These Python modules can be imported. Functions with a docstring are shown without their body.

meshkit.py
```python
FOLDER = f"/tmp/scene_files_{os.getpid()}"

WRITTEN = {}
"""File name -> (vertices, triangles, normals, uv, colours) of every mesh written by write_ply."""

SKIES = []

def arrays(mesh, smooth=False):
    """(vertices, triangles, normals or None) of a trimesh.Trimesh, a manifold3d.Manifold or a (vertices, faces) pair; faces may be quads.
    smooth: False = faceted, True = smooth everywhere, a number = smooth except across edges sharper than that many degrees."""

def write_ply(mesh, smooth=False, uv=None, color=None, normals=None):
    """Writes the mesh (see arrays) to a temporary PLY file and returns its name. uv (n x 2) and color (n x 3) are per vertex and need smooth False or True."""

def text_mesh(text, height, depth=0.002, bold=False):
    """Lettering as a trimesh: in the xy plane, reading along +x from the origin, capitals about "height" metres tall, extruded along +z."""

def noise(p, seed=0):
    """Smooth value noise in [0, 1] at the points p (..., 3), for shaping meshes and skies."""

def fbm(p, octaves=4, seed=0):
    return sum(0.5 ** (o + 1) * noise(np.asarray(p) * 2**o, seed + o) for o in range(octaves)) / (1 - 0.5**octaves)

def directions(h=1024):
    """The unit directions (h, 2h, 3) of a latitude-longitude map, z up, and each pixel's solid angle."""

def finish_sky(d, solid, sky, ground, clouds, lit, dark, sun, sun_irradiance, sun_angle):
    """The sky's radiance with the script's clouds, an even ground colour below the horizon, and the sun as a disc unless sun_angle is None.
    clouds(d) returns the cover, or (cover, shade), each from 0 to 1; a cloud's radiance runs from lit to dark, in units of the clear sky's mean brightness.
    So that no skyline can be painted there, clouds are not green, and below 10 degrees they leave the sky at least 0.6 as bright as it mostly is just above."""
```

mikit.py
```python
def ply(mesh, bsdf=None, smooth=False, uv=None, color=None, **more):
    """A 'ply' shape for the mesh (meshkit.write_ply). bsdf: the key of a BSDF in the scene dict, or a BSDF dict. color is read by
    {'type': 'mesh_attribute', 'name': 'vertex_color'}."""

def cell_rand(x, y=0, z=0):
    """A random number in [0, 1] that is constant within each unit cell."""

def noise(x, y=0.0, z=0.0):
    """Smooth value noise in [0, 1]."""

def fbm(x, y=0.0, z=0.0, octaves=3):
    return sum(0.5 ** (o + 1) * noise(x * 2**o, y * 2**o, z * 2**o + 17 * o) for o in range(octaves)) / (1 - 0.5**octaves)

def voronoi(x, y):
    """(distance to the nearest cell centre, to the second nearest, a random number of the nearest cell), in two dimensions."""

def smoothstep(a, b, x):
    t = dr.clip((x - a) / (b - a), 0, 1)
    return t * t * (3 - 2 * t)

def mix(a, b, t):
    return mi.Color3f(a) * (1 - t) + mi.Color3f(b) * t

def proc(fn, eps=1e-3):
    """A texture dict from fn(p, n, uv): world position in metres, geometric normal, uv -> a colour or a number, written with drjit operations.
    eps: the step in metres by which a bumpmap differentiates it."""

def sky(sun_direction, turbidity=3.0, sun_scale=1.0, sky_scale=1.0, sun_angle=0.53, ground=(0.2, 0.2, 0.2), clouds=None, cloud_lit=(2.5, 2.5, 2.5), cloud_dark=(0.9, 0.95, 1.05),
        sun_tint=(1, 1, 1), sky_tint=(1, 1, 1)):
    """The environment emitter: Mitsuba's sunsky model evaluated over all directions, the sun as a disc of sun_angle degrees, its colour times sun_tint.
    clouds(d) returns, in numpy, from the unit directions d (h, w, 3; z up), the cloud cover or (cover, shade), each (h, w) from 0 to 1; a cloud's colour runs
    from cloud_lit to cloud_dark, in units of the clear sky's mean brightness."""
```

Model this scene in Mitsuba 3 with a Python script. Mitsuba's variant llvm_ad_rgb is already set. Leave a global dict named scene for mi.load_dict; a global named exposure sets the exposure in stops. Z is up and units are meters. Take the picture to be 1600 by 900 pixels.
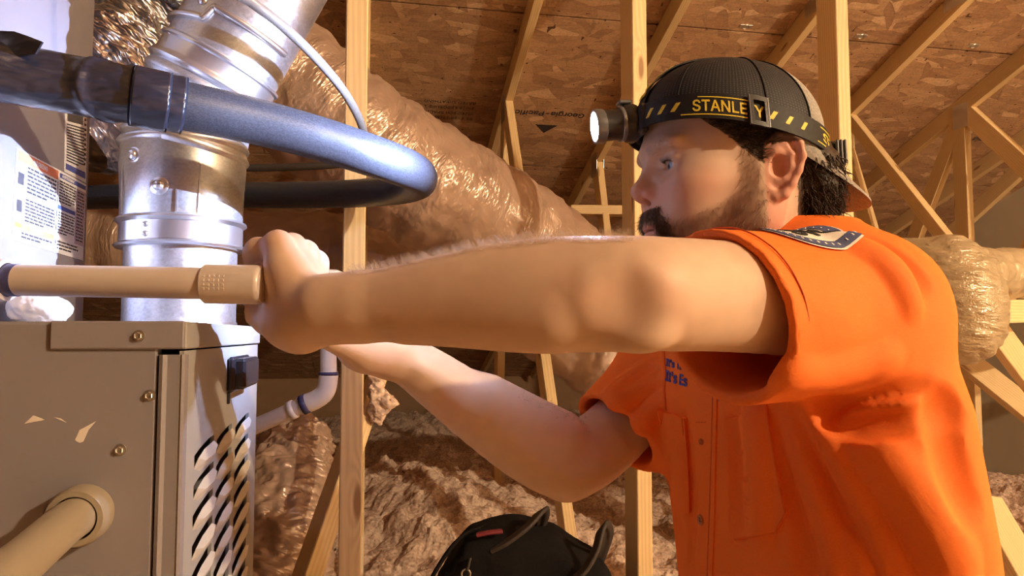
import math, random
import numpy as np, trimesh, manifold3d as m3
import shapely.geometry as sg
import drjit as dr, mitsuba as mi
import mikit, meshkit
from mikit import noise, fbm, voronoi, cell_rand, smoothstep, mix, proc

scene, labels = {}, {}
# ---------------------------------------------------------------- camera, lamps, exposure
FOC, PITCH, YAW = 1150.0, math.radians(3.63), math.radians(11)
EYE = np.array([0, 0, 1.4])
FW = np.array([0, math.cos(PITCH), math.sin(PITCH)])
UPV = np.array([0, -math.sin(PITCH), math.cos(PITCH)])
UA = np.array([math.cos(YAW), math.sin(YAW), 0])       # across the trusses
VA = np.array([-math.sin(YAW), math.cos(YAW), 0])      # along the trusses, towards the eave
ZA = np.array([0, 0, 1.0])
T = mi.ScalarTransform4f
scene['camera'] = {'type': 'perspective', 'fov': math.degrees(2 * math.atan(800 / FOC)), 'fov_axis': 'x', 'near_clip': 0.02, 'far_clip': 100.0,
                   'to_world': T().look_at(origin=EYE.tolist(), target=(EYE + FW).tolist(), up=[0, 0, 1])}
exposure = 0.3
LAMP = np.array([3.2, -1.2, 3.1])
scene['work_lamp__bulb'] = {'type': 'sphere', 'center': LAMP.tolist(), 'radius': 0.05,
                            'emitter': {'type': 'area', 'radiance': {'type': 'rgb', 'value': [5200.0, 3950.0, 2450.0]}}}
LAMP2 = np.array([3.4, 0.6, 1.05])  # unseen fill lamp, added to brighten the roof deck and background
scene['fill_lamp__bulb'] = {'type': 'sphere', 'center': LAMP2.tolist(), 'radius': 0.06,
                             'emitter': {'type': 'area', 'radiance': {'type': 'rgb', 'value': [260.0, 190.0, 115.0]}}}
HEADLAMP = np.array([0.0827, 0.7785, 1.6223])
HEADDIR = np.array([-1.0, 0.15, -0.13])
scene['headlamp_beam'] = {'type': 'spot', 'to_world': T().look_at(origin=HEADLAMP.tolist(), target=(HEADLAMP + HEADDIR).tolist(), up=[0, 0, 1]),
                          'cutoff_angle': 36.0, 'beam_width': 10.0, 'intensity': {'type': 'rgb', 'value': [3.0, 3.8, 6.2]}}


def P(x, y, Y):
    d = FW + np.array([(x - 800) / FOC, 0, 0]) + UPV * (450 - y) / FOC
    return EYE + d * (Y / d[1])


def PU(x, y, u):
    d = FW + np.array([(x - 800) / FOC, 0, 0]) + UPV * (450 - y) / FOC
    return EYE + d * (u / (d @ UA))


def PV(x, y, v):
    d = FW + np.array([(x - 800) / FOC, 0, 0]) + UPV * (450 - y) / FOC
    return EYE + d * (v / (d @ VA))


def B(u, v, z):
    return UA * u + VA * v + ZA * z


def uv_of(p):
    return float(p @ UA), float(p @ VA), float(p[2])


# ---------------------------------------------------------------- helpers: names, meshes
_count = {}


def numbered(name):
    n = _count.get(name, 0)
    _count[name] = n + 1
    return name if n == 0 else f'{name}_{n:03d}'


def thing(name, label, cat=None, group=None, kind=None):
    key = numbered(name)
    d = {}
    if label: d['label'] = label
    if cat: d['category'] = cat
    if group: d['group'] = group
    if kind: d['kind'] = kind
    labels[key] = d
    return key


def part(parent, name, mesh, bsdf, smooth=30, label=None, kind=None, **kw):
    key = numbered(parent + '__' + name)
    scene[key] = mikit.ply(mesh, bsdf, smooth, **kw)
    if label or kind:
        labels[key] = {k: v for k, v in (('label', label), ('kind', kind)) if v}
    return key


def solo(name, label, cat, mesh, bsdf, smooth=30, group=None, kind=None, **kw):
    key = thing(name, label, cat, group, kind)
    scene[key] = mikit.ply(mesh, bsdf, smooth, **kw)
    return key


def cat(ms):
    return trimesh.util.concatenate([m for m in ms])


def frame_box(o, a, b, c, ch=0.0):
    """box from corner o with edge vectors a, b, c; ch: chamfer in metres"""
    o, a, b, c = (np.asarray(x, float) for x in (o, a, b, c))
    if np.dot(np.cross(a, b), c) < 0: a, b = b, a
    L = [np.linalg.norm(x) for x in (a, b, c)]
    E = np.stack([a / L[0], b / L[1], c / L[2]])
    pts = []
    for i in (0, 1):
        for j in (0, 1):
            for k in (0, 1):
                q = np.array([i * L[0], j * L[1], k * L[2]])
                s = np.array([1 - 2 * i, 1 - 2 * j, 1 - 2 * k])
                if ch > 0:
                    for d in range(3):
                        w = s * ch; w[d] = 0
                        pts.append(q + w)
                else:
                    pts.append(q)
    h = trimesh.convex.convex_hull(np.array(pts))
    return trimesh.Trimesh(np.asarray(h.vertices) @ E + o, h.faces, process=False)


def bbox(u0, u1, v0, v1, z0, z1, ch=0.0):
    return frame_box(B(u0, v0, z0), UA * (u1 - u0), VA * (v1 - v0), ZA * (z1 - z0), ch)


def beam(p0, p1, w, t, side, ch=0.002, seed=0.0):
    """a timber from p0 to p1 along its axis; w across in the plane with normal `side`, t along `side`. Returns (mesh, uv): u along in metres, v around"""
    p0, p1 = np.asarray(p0, float), np.asarray(p1, float)
    ax = p1 - p0; L = np.linalg.norm(ax); ax /= L
    s = np.asarray(side, float); s = s - ax * (s @ ax); s /= np.linalg.norm(s)
    q = np.cross(ax, s)
    a, b, c = w / 2, t / 2, ch
    ring = np.array([[-a + c, -b], [a - c, -b], [a, -b + c], [a, b - c], [a - c, b], [-a + c, b], [-a, b - c], [-a, -b + c]])
    peri = np.cumsum([0] + [np.linalg.norm(ring[(i + 1) % 8] - ring[i]) for i in range(8)])
    v, uv, f = [], [], []
    for i in range(8):
        r0, r1 = ring[i], ring[(i + 1) % 8]
        n = len(v)
        for (r, pe) in ((r0, peri[i]), (r1, peri[i + 1])):
            for (e, l) in ((p0, 0), (p1, L)):
                v.append(e + q * r[0] + s * r[1]); uv.append((l + seed * 3.7, pe + seed))
        f += [(n, n + 2, n + 3), (n, n + 3, n + 1)]
    for e, sg_, l in ((p0, -1, 0), (p1, 1, L)):
        n = len(v)
        for r in ring:
            v.append(e + q * r[0] + s * r[1]); uv.append((l + r[0] + seed, r[1] + seed))
        for k in range(1, 7):
            f.append((n, n + k, n + k + 1) if sg_ > 0 else (n, n + k + 1, n + k))
    m = trimesh.Trimesh(np.array(v), np.array(f), process=False)
    c0 = (p0 + p1) / 2
    if np.einsum('ij,ij->i', np.cross(m.vertices[m.faces[:, 1]] - m.vertices[m.faces[:, 0]], m.vertices[m.faces[:, 2]] - m.vertices[m.faces[:, 0]]),
                 m.vertices[m.faces].mean(1) - c0).sum() < 0:
        m = trimesh.Trimesh(m.vertices, m.faces[:, ::-1], process=False)
    return m, np.array(uv)


def spline(pts, n, closed=False):
    """Catmull-Rom through rows of pts (any width)"""
    pts = np.asarray(pts, float)
    k = len(pts)
    if not closed:
        ext = np.vstack([2 * pts[0] - pts[1], pts, 2 * pts[-1] - pts[-2]])
        t = np.linspace(0, k - 1 - 1e-9, n)
    else:
        ext = np.vstack([pts[-1], pts, pts[0], pts[1]])
        t = np.linspace(0, k, n, endpoint=False)
    i = t.astype(int); s = (t - i)[:, None]
    a, b, c, d = ext[i], ext[i + 1], ext[i + 2], ext[i + 3]
    return 0.5 * (2 * b + (c - a) * s + (2 * a - 5 * b + 4 * c - d) * s ** 2 + (3 * b - a - 3 * c + d) * s ** 3)


def frames(p, up=None):
    t = np.gradient(p, axis=0); t /= np.linalg.norm(t, axis=1, keepdims=True)
    a = np.zeros_like(p)
    x = np.array([0, 0, 1.0]) if up is None else np.asarray(up, float)
    if abs(x @ t[0]) > 0.95: x = np.array([0, 1.0, 0])
    for i in range(len(p)):
        x = x - t[i] * (x @ t[i]); x /= np.linalg.norm(x); a[i] = x
    return t, a, np.cross(t, a)


def tube_uv(p, r, sides, disp, up=None):
    """an open tube with uv = (metres along, metres around) and a doubled seam"""
    p = np.asarray(p, float); n = len(p); r = np.broadcast_to(np.asarray(r, float), (n,))
    t, a, b = frames(p, up)
    ang = np.arange(sides + 1) * 2 * np.pi / sides
    out = np.cos(ang)[None, :, None] * a[:, None] + np.sin(ang)[None, :, None] * b[:, None]
    s = np.concatenate([[0], np.cumsum(np.linalg.norm(np.diff(p, axis=0), axis=1))])
    S, A = np.broadcast_to(s[:, None], (n, sides + 1)), np.broadcast_to(ang[None], (n, sides + 1))
    v = p[:, None] + out * (r[:, None] + disp(S, A, r.mean()))[..., None]
    i, j = np.meshgrid(np.arange(n - 1), np.arange(sides), indexing='ij')
    k = sides + 1
    q = np.stack([i * k + j, i * k + j + 1, (i + 1) * k + j + 1, (i + 1) * k + j], -1).reshape(-1, 4)
    m = trimesh.Trimesh(v.reshape(-1, 3), np.vstack([q[:, [0, 1, 2]], q[:, [0, 2, 3]]]), process=False)
    return m, np.stack([S, A * r.mean()], -1).reshape(-1, 2)


def tube(p, r, sides=24, caps=True, disp=None, up=None, flat=None):
    """a tube round the polyline p with radii r; disp(points, s, ang) -> outward shift; flat=(ra, rb) factors"""
    p = np.asarray(p, float); n = len(p)
    r = np.broadcast_to(np.asarray(r, float), (n,))
    t, a, b = frames(p, up)
    ang = np.arange(sides) * 2 * np.pi / sides
    ca, sa = np.cos(ang), np.sin(ang)
    fa, fb = flat or (1, 1)
    out = ca[None, :, None] * a[:, None] * fa + sa[None, :, None] * b[:, None] * fb
    v = p[:, None] + r[:, None, None] * out
    if disp is not None:
        s = np.concatenate([[0], np.cumsum(np.linalg.norm(np.diff(p, axis=0), axis=1))])
        v = v + out * disp(v, np.broadcast_to(s[:, None], v.shape[:2]), np.broadcast_to(ang[None], v.shape[:2]))[..., None]
    v = v.reshape(-1, 3)
    i, j = np.meshgrid(np.arange(n - 1), np.arange(sides), indexing='ij')
    q = np.stack([i * sides + j, i * sides + (j + 1) % sides, (i + 1) * sides + (j + 1) % sides, (i + 1) * sides + j], -1).reshape(-1, 4)
    f = np.vstack([q[:, [0, 1, 2]], q[:, [0, 2, 3]]])
    if caps:
        v = np.vstack([v, p[:1], p[-1:]]); k = np.arange(sides)
        f = np.vstack([f, np.stack([k * 0 + n * sides, (k + 1) % sides, k], 1),
                       np.stack([k * 0 + n * sides + 1, (n - 1) * sides + k, (n - 1) * sides + (k + 1) % sides], 1)])
    return trimesh.Trimesh(v, f, process=False)


def lathe(o, axis, prof, sides=48, up=None):
    """revolves prof [(r, h), ...] round the axis from o"""
    axis = np.asarray(axis, float) / np.linalg.norm(axis)
    x = np.array([0, 0, 1.0]) if abs(axis[2]) < 0.9 else np.array([1.0, 0, 0])
    x = x - axis * (x @ axis); x /= np.linalg.norm(x); y = np.cross(axis, x)
    ang = np.arange(sides) * 2 * np.pi / sides
    prof = np.asarray(prof, float); n = len(prof)
    v = (np.asarray(o, float) + prof[:, 1][:, None, None] * axis + prof[:, 0][:, None, None] * (np.cos(ang)[None, :, None] * x + np.sin(ang)[None, :, None] * y)).reshape(-1, 3)
    i, j = np.meshgrid(np.arange(n - 1), np.arange(sides), indexing='ij')
    q = np.stack([i * sides + j, i * sides + (j + 1) % sides, (i + 1) * sides + (j + 1) % sides, (i + 1) * sides + j], -1).reshape(-1, 4)
    return trimesh.Trimesh(v, np.vstack([q[:, [0, 1, 2]], q[:, [0, 2, 3]]]), process=False)


def cyl(p0, p1, r, sides=20, ch=0.0):
    p0, p1 = np.asarray(p0, float), np.asarray(p1, float)
    L = np.linalg.norm(p1 - p0)
    pr = [(0, 0), (r - ch, 0), (r, ch), (r, L - ch), (r - ch, L), (0, L)] if ch else [(0, 0), (r, 0), (r, L), (0, L)]
    return lathe(p0, p1 - p0, pr, sides)


def extrude(poly, o, a, b, n, depth):
    """shapely polygon in the (a, b) plane at o, pushed along n by depth"""
    ms = []
    for g in getattr(poly, 'geoms', [poly]):
        m = trimesh.creation.extrude_polygon(g, depth, engine='earcut')
        v = np.asarray(m.vertices)
        w = np.asarray(o) + v[:, :1] * a + v[:, 1:2] * b + v[:, 2:3] * n
        f = m.faces if np.dot(np.cross(a, b), n) > 0 else m.faces[:, ::-1]
        ms.append(trimesh.Trimesh(w, f, process=False))
    return cat(ms)


def rrect(x0, y0, x1, y1, r):
    return sg.box(x0 + r, y0 + r, x1 - r, y1 - r).buffer(r, quad_segs=4)


def text_on(text, h, fn, depth=0.0006, bold=False):
    """lettering bent by fn(x, y, d) -> world points"""
    m = meshkit.text_mesh(text, h, depth, bold)
    v, f = m.vertices, m.faces
    v, f = trimesh.remesh.subdivide_to_size(v, f, h * 0.6)
    return trimesh.Trimesh(fn(v[:, 0], v[:, 1], v[:, 2]), f, process=False), m.bounds


# ---------------------------------------------------------------- signed-distance modelling on a grid
class Field:
    def __init__(self, lo, hi, h):
        self.lo, self.h = np.asarray(lo, float), h
        self.n = np.ceil((np.asarray(hi, float) - self.lo) / h).astype(int) + 1
        self.d = np.full(self.n, 0.06, np.float32)

    def sub(self, lo, hi):
        i0 = np.clip(np.floor((np.asarray(lo) - self.lo) / self.h).astype(int), 0, self.n)
        i1 = np.clip(np.ceil((np.asarray(hi) - self.lo) / self.h).astype(int) + 1, 0, self.n)
        sl = tuple(slice(a, b) for a, b in zip(i0, i1))
        ax = [(self.lo[k] + self.h * np.arange(i0[k], i1[k])).astype(np.float32) for k in range(3)]
        return sl, ax[0][:, None, None], ax[1][None, :, None], ax[2][None, None, :]

    def op(self, lo, hi, fn, k=0.0, mode='add', pad=0.025):
        pad = max(pad, k * 1.5)
        sl, x, y, z = self.sub(np.asarray(lo) - pad, np.asarray(hi) + pad)
        if 0 in self.d[sl].shape: return
        e = fn(x, y, z)
        a = self.d[sl]
        if mode == 'add': self.d[sl] = smin(a, e, k)
        elif mode == 'cut': self.d[sl] = -smin(-a, e, k)
        elif mode == 'shift': self.d[sl] = a + e

    def cone(self, p0, p1, r0, r1, k=0.0, mode='add'):
        p0, p1 = np.asarray(p0, np.float32), np.asarray(p1, np.float32)
        r = max(r0, r1)
        ba = p1 - p0; L2 = float(ba @ ba) + 1e-12

        def fn(x, y, z):
            t = np.clip(((x - p0[0]) * ba[0] + (y - p0[1]) * ba[1] + (z - p0[2]) * ba[2]) / L2, 0, 1)
            return np.sqrt((x - p0[0] - t * ba[0]) ** 2 + (y - p0[1] - t * ba[1]) ** 2 + (z - p0[2] - t * ba[2]) ** 2) - (r0 + (r1 - r0) * t)
        self.op(np.minimum(p0, p1) - r, np.maximum(p0, p1) + r, fn, k, mode)

    def ell(self, c, r, k=0.0, mode='add', R=None):
        """ellipsoid; R rows = its axes"""
        c, r = np.asarray(c, np.float32), np.asarray(r, np.float32)
        R = np.eye(3, dtype=np.float32) if R is None else np.asarray(R, np.float32)
        ext = np.sqrt(((R * r[:, None]) ** 2).sum(0))

        def fn(x, y, z):
            q = [(R[i, 0] * (x - c[0]) + R[i, 1] * (y - c[1]) + R[i, 2] * (z - c[2])) for i in range(3)]
            a = np.sqrt(sum((q[i] / r[i]) ** 2 for i in range(3)))
            b = np.sqrt(sum((q[i] / r[i] ** 2) ** 2 for i in range(3))) + 1e-6
            return a * (a - 1) / b
        self.op(c - ext, c + ext, fn, k, mode)

    def chain(self, pts, rs, k=0.0, mode='add'):
        for i in range(len(pts) - 1):
            self.cone(pts[i], pts[i + 1], rs[i], rs[i + 1], k, mode)

    def mesh(self, taubin=6):
        v, f = surface_nets(self.d)
        m = trimesh.Trimesh(self.lo + v * self.h, f, process=False)
        if taubin:
            m = relax(m, taubin)
        parts = m.split(only_watertight=False) if len(m.faces) else [m]
        return max(parts, key=lambda q: len(q.faces)) if len(parts) > 1 else m


def relax(m, n):
    """Taubin smoothing"""
    from scipy.sparse import coo_matrix
    v, e = np.array(m.vertices), m.edges_unique
    k = len(v)
    A = coo_matrix((np.ones(2 * len(e)), (np.r_[e[:, 0], e[:, 1]], np.r_[e[:, 1], e[:, 0]])), (k, k)).tocsr()
    deg = np.maximum(np.asarray(A.sum(1)).ravel(), 1)[:, None]
    for i in range(2 * n):
        v = v + (0.5 if i % 2 == 0 else -0.52) * (A @ v / deg - v)
    return trimesh.Trimesh(v, m.faces, process=False)


def smin(a, b, k):
    if k <= 0: return np.minimum(a, b)
    h = np.maximum(k - np.abs(a - b), 0) / k
    return np.minimum(a, b) - h * h * k * 0.25


def surface_nets(d):
    s = d < 0
    nx, ny, nz = d.shape
    cs = np.zeros((nx - 1, ny - 1, nz - 1), np.int8)
    for i in (0, 1):
        for j in (0, 1):
            for k in (0, 1):
                cs += s[i:nx - 1 + i, j:ny - 1 + j, k:nz - 1 + k]
    cells = np.argwhere((cs > 0) & (cs < 8))
    idx = np.full(cs.shape, -1, np.int64)
    idx[tuple(cells.T)] = np.arange(len(cells))
    corner = np.array([[i, j, k] for i in (0, 1) for j in (0, 1) for k in (0, 1)])
    val = np.stack([d[cells[:, 0] + c[0], cells[:, 1] + c[1], cells[:, 2] + c[2]] for c in corner], 1)
    acc, cnt = np.zeros((len(cells), 3)), np.zeros(len(cells))
    for a in range(8):
        for b in range(a + 1, 8):
            if np.abs(corner[a] - corner[b]).sum() != 1: continue
            va, vb = val[:, a], val[:, b]
            x = (va < 0) != (vb < 0)
            t = va[x] / (va[x] - vb[x])
            acc[x] += corner[a] + t[:, None] * (corner[b] - corner[a])
            cnt[x] += 1
    v = cells + acc / np.maximum(cnt, 1)[:, None]
    faces = []
    for ax in range(3):
        o = [(1, 2), (2, 0), (0, 1)][ax]
        lo = [slice(None)] * 3; hi = [slice(None)] * 3
        lo[ax] = slice(0, d.shape[ax] - 1); hi[ax] = slice(1, None)
        a, b = s[tuple(lo)], s[tuple(hi)]
        e = np.argwhere(a != b)
        e = e[(e[:, o[0]] > 0) & (e[:, o[1]] > 0) & (e[:, o[0]] < d.shape[o[0]] - 1) & (e[:, o[1]] < d.shape[o[1]] - 1)]
        fl = a[tuple(e.T)]

        def cell(p, q):
            c = e.copy(); c[:, o[0]] -= p; c[:, o[1]] -= q
            return idx[tuple(c.T)]
        q = np.stack([cell(1, 1), cell(0, 1), cell(0, 0), cell(1, 0)], 1)
        q = np.where(fl[:, None], q, q[:, ::-1])
        faces.append(q)
    q = np.vstack(faces)
    return v, np.vstack([q[:, [0, 1, 2]], q[:, [0, 2, 3]]])
# ---------------------------------------------------------------- materials
CY, SY = math.cos(YAW), math.sin(YAW)
ROOF0, SLOPE = 3.77, math.tan(math.radians(18.4))


def rgb(*c): return {'type': 'rgb', 'value': list(c)}


def mat(name, base, rough=0.5, metallic=0.0, spec=0.5, bump=None, bscale=0.001, eps=1e-3, **kw):
    """principled BSDF as a scene entry; base: colour tuple or fn"""
    b = proc(base) if callable(base) else ({'type': 'mesh_attribute', 'name': 'vertex_color'} if base == 'vc' else rgb(*base))
    r = proc(rough) if callable(rough) else rough
    d = {'type': 'principled', 'base_color': b, 'roughness': r, 'metallic': metallic, 'specular': spec, **kw}
    if bump is not None:
        d = {'type': 'bumpmap', 'tex': proc(bump, eps), 'scale': bscale, 'bsdf': d}
    scene[name] = {'type': 'twosided', 'bsdf': d}
    return name


def osb_coords(p):
    return p.x * CY + p.y * SY, (-p.x * SY + p.y * CY) * 1.054


def osb_layers(p):
    u, w = osb_coords(p)
    best, col, edge = None, None, None
    for i, (a, lx, ly) in enumerate([(0.2, 0.16, 0.05), (-0.45, 0.13, 0.042), (1.2, 0.15, 0.05)]):
        ca, sa = math.cos(a), math.sin(a)
        x, y = (u * ca + w * sa) / lx + 13.1 * i, (-u * sa + w * ca) / ly + 7.7 * i
        d1, d2, r = voronoi(x + 0.16 * noise(u * 18, w * 18, 3.0 + i), y + 0.10 * noise(u * 40, w * 40, 9.0 + i))
        pr = cell_rand(r * 917.0, 5.0 + i) + (0.35 if i == 0 else 0.0)
        if best is None:
            best, col, edge = pr, r, d2 - d1
        else:
            m = pr > best
            best, col, edge = dr.select(m, pr, best), dr.select(m, r, col), dr.select(m, d2 - d1, edge)
    return col, edge, u, w


def osb_col(p, n, uv):
    r, e, u, w = osb_layers(p)
    c = mix(mix((0.34, 0.205, 0.125), (0.46, 0.295, 0.18), smoothstep(0.0, 0.7, r)), (0.60, 0.42, 0.27), smoothstep(0.84, 0.97, r))
    c = c * (0.70 + 0.34 * fbm(u * 22, w * 190, 1.0) + 0.26 * noise(u * 150, w * 150, 4.0))
    c = c * (0.80 + 0.20 * smoothstep(0.0, 0.06, e))
    spot = noise(u * 42, w * 60, 40.0)
    return mix(c, (0.10, 0.05, 0.03), smoothstep(0.93, 0.97, spot))


def osb_bump(p, n, uv):
    r, e, u, w = osb_layers(p)
    return r * 0.8 + 0.3 * fbm(u * 90, w * 90, 2.0)


mat('osb', osb_col, 0.62, spec=0.35, bump=osb_bump, bscale=0.0016, eps=2e-3)


def wood_fn(c0, c1, c2):
    def fn(p, n, uv):
        x, y = uv.x, uv.y
        kx, ky = x * 2.2, y * 9.0
        d1, d2, r = voronoi(kx, ky)
        near = smoothstep(0.22, 0.0, d1) * dr.select(r > 0.55, 1.0, 0.0)
        wv = fbm(x * 1.3, y * 7.0, 2.0) * 0.05 + near * 0.03
        ring = 0.5 + 0.5 * dr.sin((y + wv) * 620.0)
        fine = fbm(x * 12, y * 420, 5.0)
        c = mix(c0, c1, 0.55 * ring + 0.45 * fine)
        c = c * (0.82 + 0.36 * noise(x * 1.7, y * 5.0, 8.0))
        return mix(c, c2, smoothstep(0.09, 0.04, d1) * dr.select(r > 0.55, 1.0, 0.0) * 0.85)
    return fn


mat('pine', wood_fn((0.60, 0.44, 0.235), (0.76, 0.59, 0.335), (0.26, 0.14, 0.06)), 0.55, spec=0.35)
mat('sheathing', lambda p, n, uv: mix((0.37, 0.235, 0.145), (0.46, 0.30, 0.185), fbm(p.x * 9, p.y * 9, p.z * 9)), 0.75, spec=0.2)
mat('plywood', wood_fn((0.42, 0.28, 0.16), (0.52, 0.36, 0.2), (0.2, 0.1, 0.05)), 0.6, spec=0.3)
mat('ink', (0.035, 0.03, 0.035), 0.6)
mat('felt', (0.02, 0.018, 0.018), 0.9)
mat('drywall', lambda p, n, uv: mix((0.50, 0.45, 0.34), (0.60, 0.54, 0.42), fbm(p.x * 3, p.y * 3, p.z * 3)), 0.8, spec=0.2)
mat('insulation', lambda p, n, uv: mix(mix((0.44, 0.30, 0.24), (0.80, 0.64, 0.53), smoothstep(0.25, 0.75, 0.5 * fbm(p.x * 16, p.y * 16, p.z * 16) + 0.5 * noise(p.x * 120, p.y * 120, p.z * 120))), (0.20, 0.12, 0.09), smoothstep(0.90, 0.96, noise(p.x * 45, p.y * 45, p.z * 45))),
    0.95, spec=0.1, bump=lambda p, n, uv: fbm(p.x * 75, p.y * 75, p.z * 75, 3) + 0.6 * dr.abs(noise(p.x * 110, p.y * 110, p.z * 110) - 0.5), bscale=0.011, eps=1.5e-3)


def foil_fn(c0, c1):
    return lambda p, n, uv: mix(c0, c1, fbm(p.x * 14, p.y * 14, p.z * 14))


def crinkle(p, n, uv):
    x, y = uv.x + 0.012 * noise(uv.x * 20, uv.y * 20, 1.0), uv.y
    a = dr.abs(fbm(x * 80, y * 13, 2.0, 3) - 0.5)
    b = dr.abs(noise(x * 240 + y * 60, y * 70 - x * 40, 7.0) - 0.5)
    return a * 1.0 + b * 0.5


def crinkle3(p, n, uv):
    a = dr.abs(fbm(p.x * 26, p.y * 26, p.z * 80, 3) - 0.5)
    b = dr.abs(noise(p.x * 160 + 70 * p.z, p.y * 160, p.z * 120 - 60 * p.x) - 0.5)
    return a * 1.3 + b * 0.45


mat('foil_tan', foil_fn((0.31, 0.21, 0.165), (0.48, 0.35, 0.275)), 0.30, metallic=0.2, spec=0.7, clearcoat=0.8, clearcoat_gloss=0.95, bump=crinkle, bscale=0.0055, eps=9e-4)
mat('foil_silver', foil_fn((0.54, 0.52, 0.53), (0.68, 0.66, 0.67)), 0.16, metallic=0.9, spec=0.9, clearcoat=1.0, clearcoat_gloss=0.97, bump=crinkle, bscale=0.008, eps=9e-4)
mat('foil_gold', foil_fn((0.36, 0.28, 0.17), (0.46, 0.37, 0.24)), 0.28, metallic=0.12, spec=0.8, clearcoat=1.0, clearcoat_gloss=0.93, bump=crinkle, bscale=0.004, eps=2e-3)
mat('foil_lump', foil_fn((0.36, 0.28, 0.17), (0.46, 0.37, 0.24)), 0.28, metallic=0.12, spec=0.8, clearcoat=1.0, clearcoat_gloss=0.93, bump=crinkle3, bscale=0.006, eps=9e-4)


def galv(p, n, uv):
    a = noise(p.x * 380, p.y * 380, p.z * 380)
    b = noise(p.x * 760, p.y * 760, p.z * 760 + 9)
    return mix((0.52, 0.53, 0.55), (0.74, 0.75, 0.77), 0.6 * a + 0.4 * b)


mat('galvanized', galv, lambda p, n, uv: 0.30 + 0.12 * noise(p.x * 260, p.y * 260, p.z * 260), metallic=0.92, spec=0.5)
mat('galvanized_band', (0.72, 0.73, 0.75), 0.28, metallic=0.95)
mat('cabinet_grey', lambda p, n, uv: mix((0.190, 0.176, 0.192), (0.216, 0.200, 0.218), fbm(p.x * 6, p.y * 6, p.z * 6)), 0.42, spec=0.45)
mat('cabinet_pale', (0.27, 0.265, 0.26), 0.45, spec=0.45)
mat('louver_white', (0.48, 0.47, 0.45), 0.45, spec=0.45)
mat('scuff', (0.62, 0.56, 0.50), 0.7)
mat('thread_and_hole_black', (0.015, 0.015, 0.017), 0.8)  # black thread, and the painted dark of the button holes
mat('zinc', (0.55, 0.53, 0.50), 0.25, metallic=0.9)
mat('black_plastic', (0.012, 0.012, 0.016), 0.28, spec=0.6)
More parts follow.
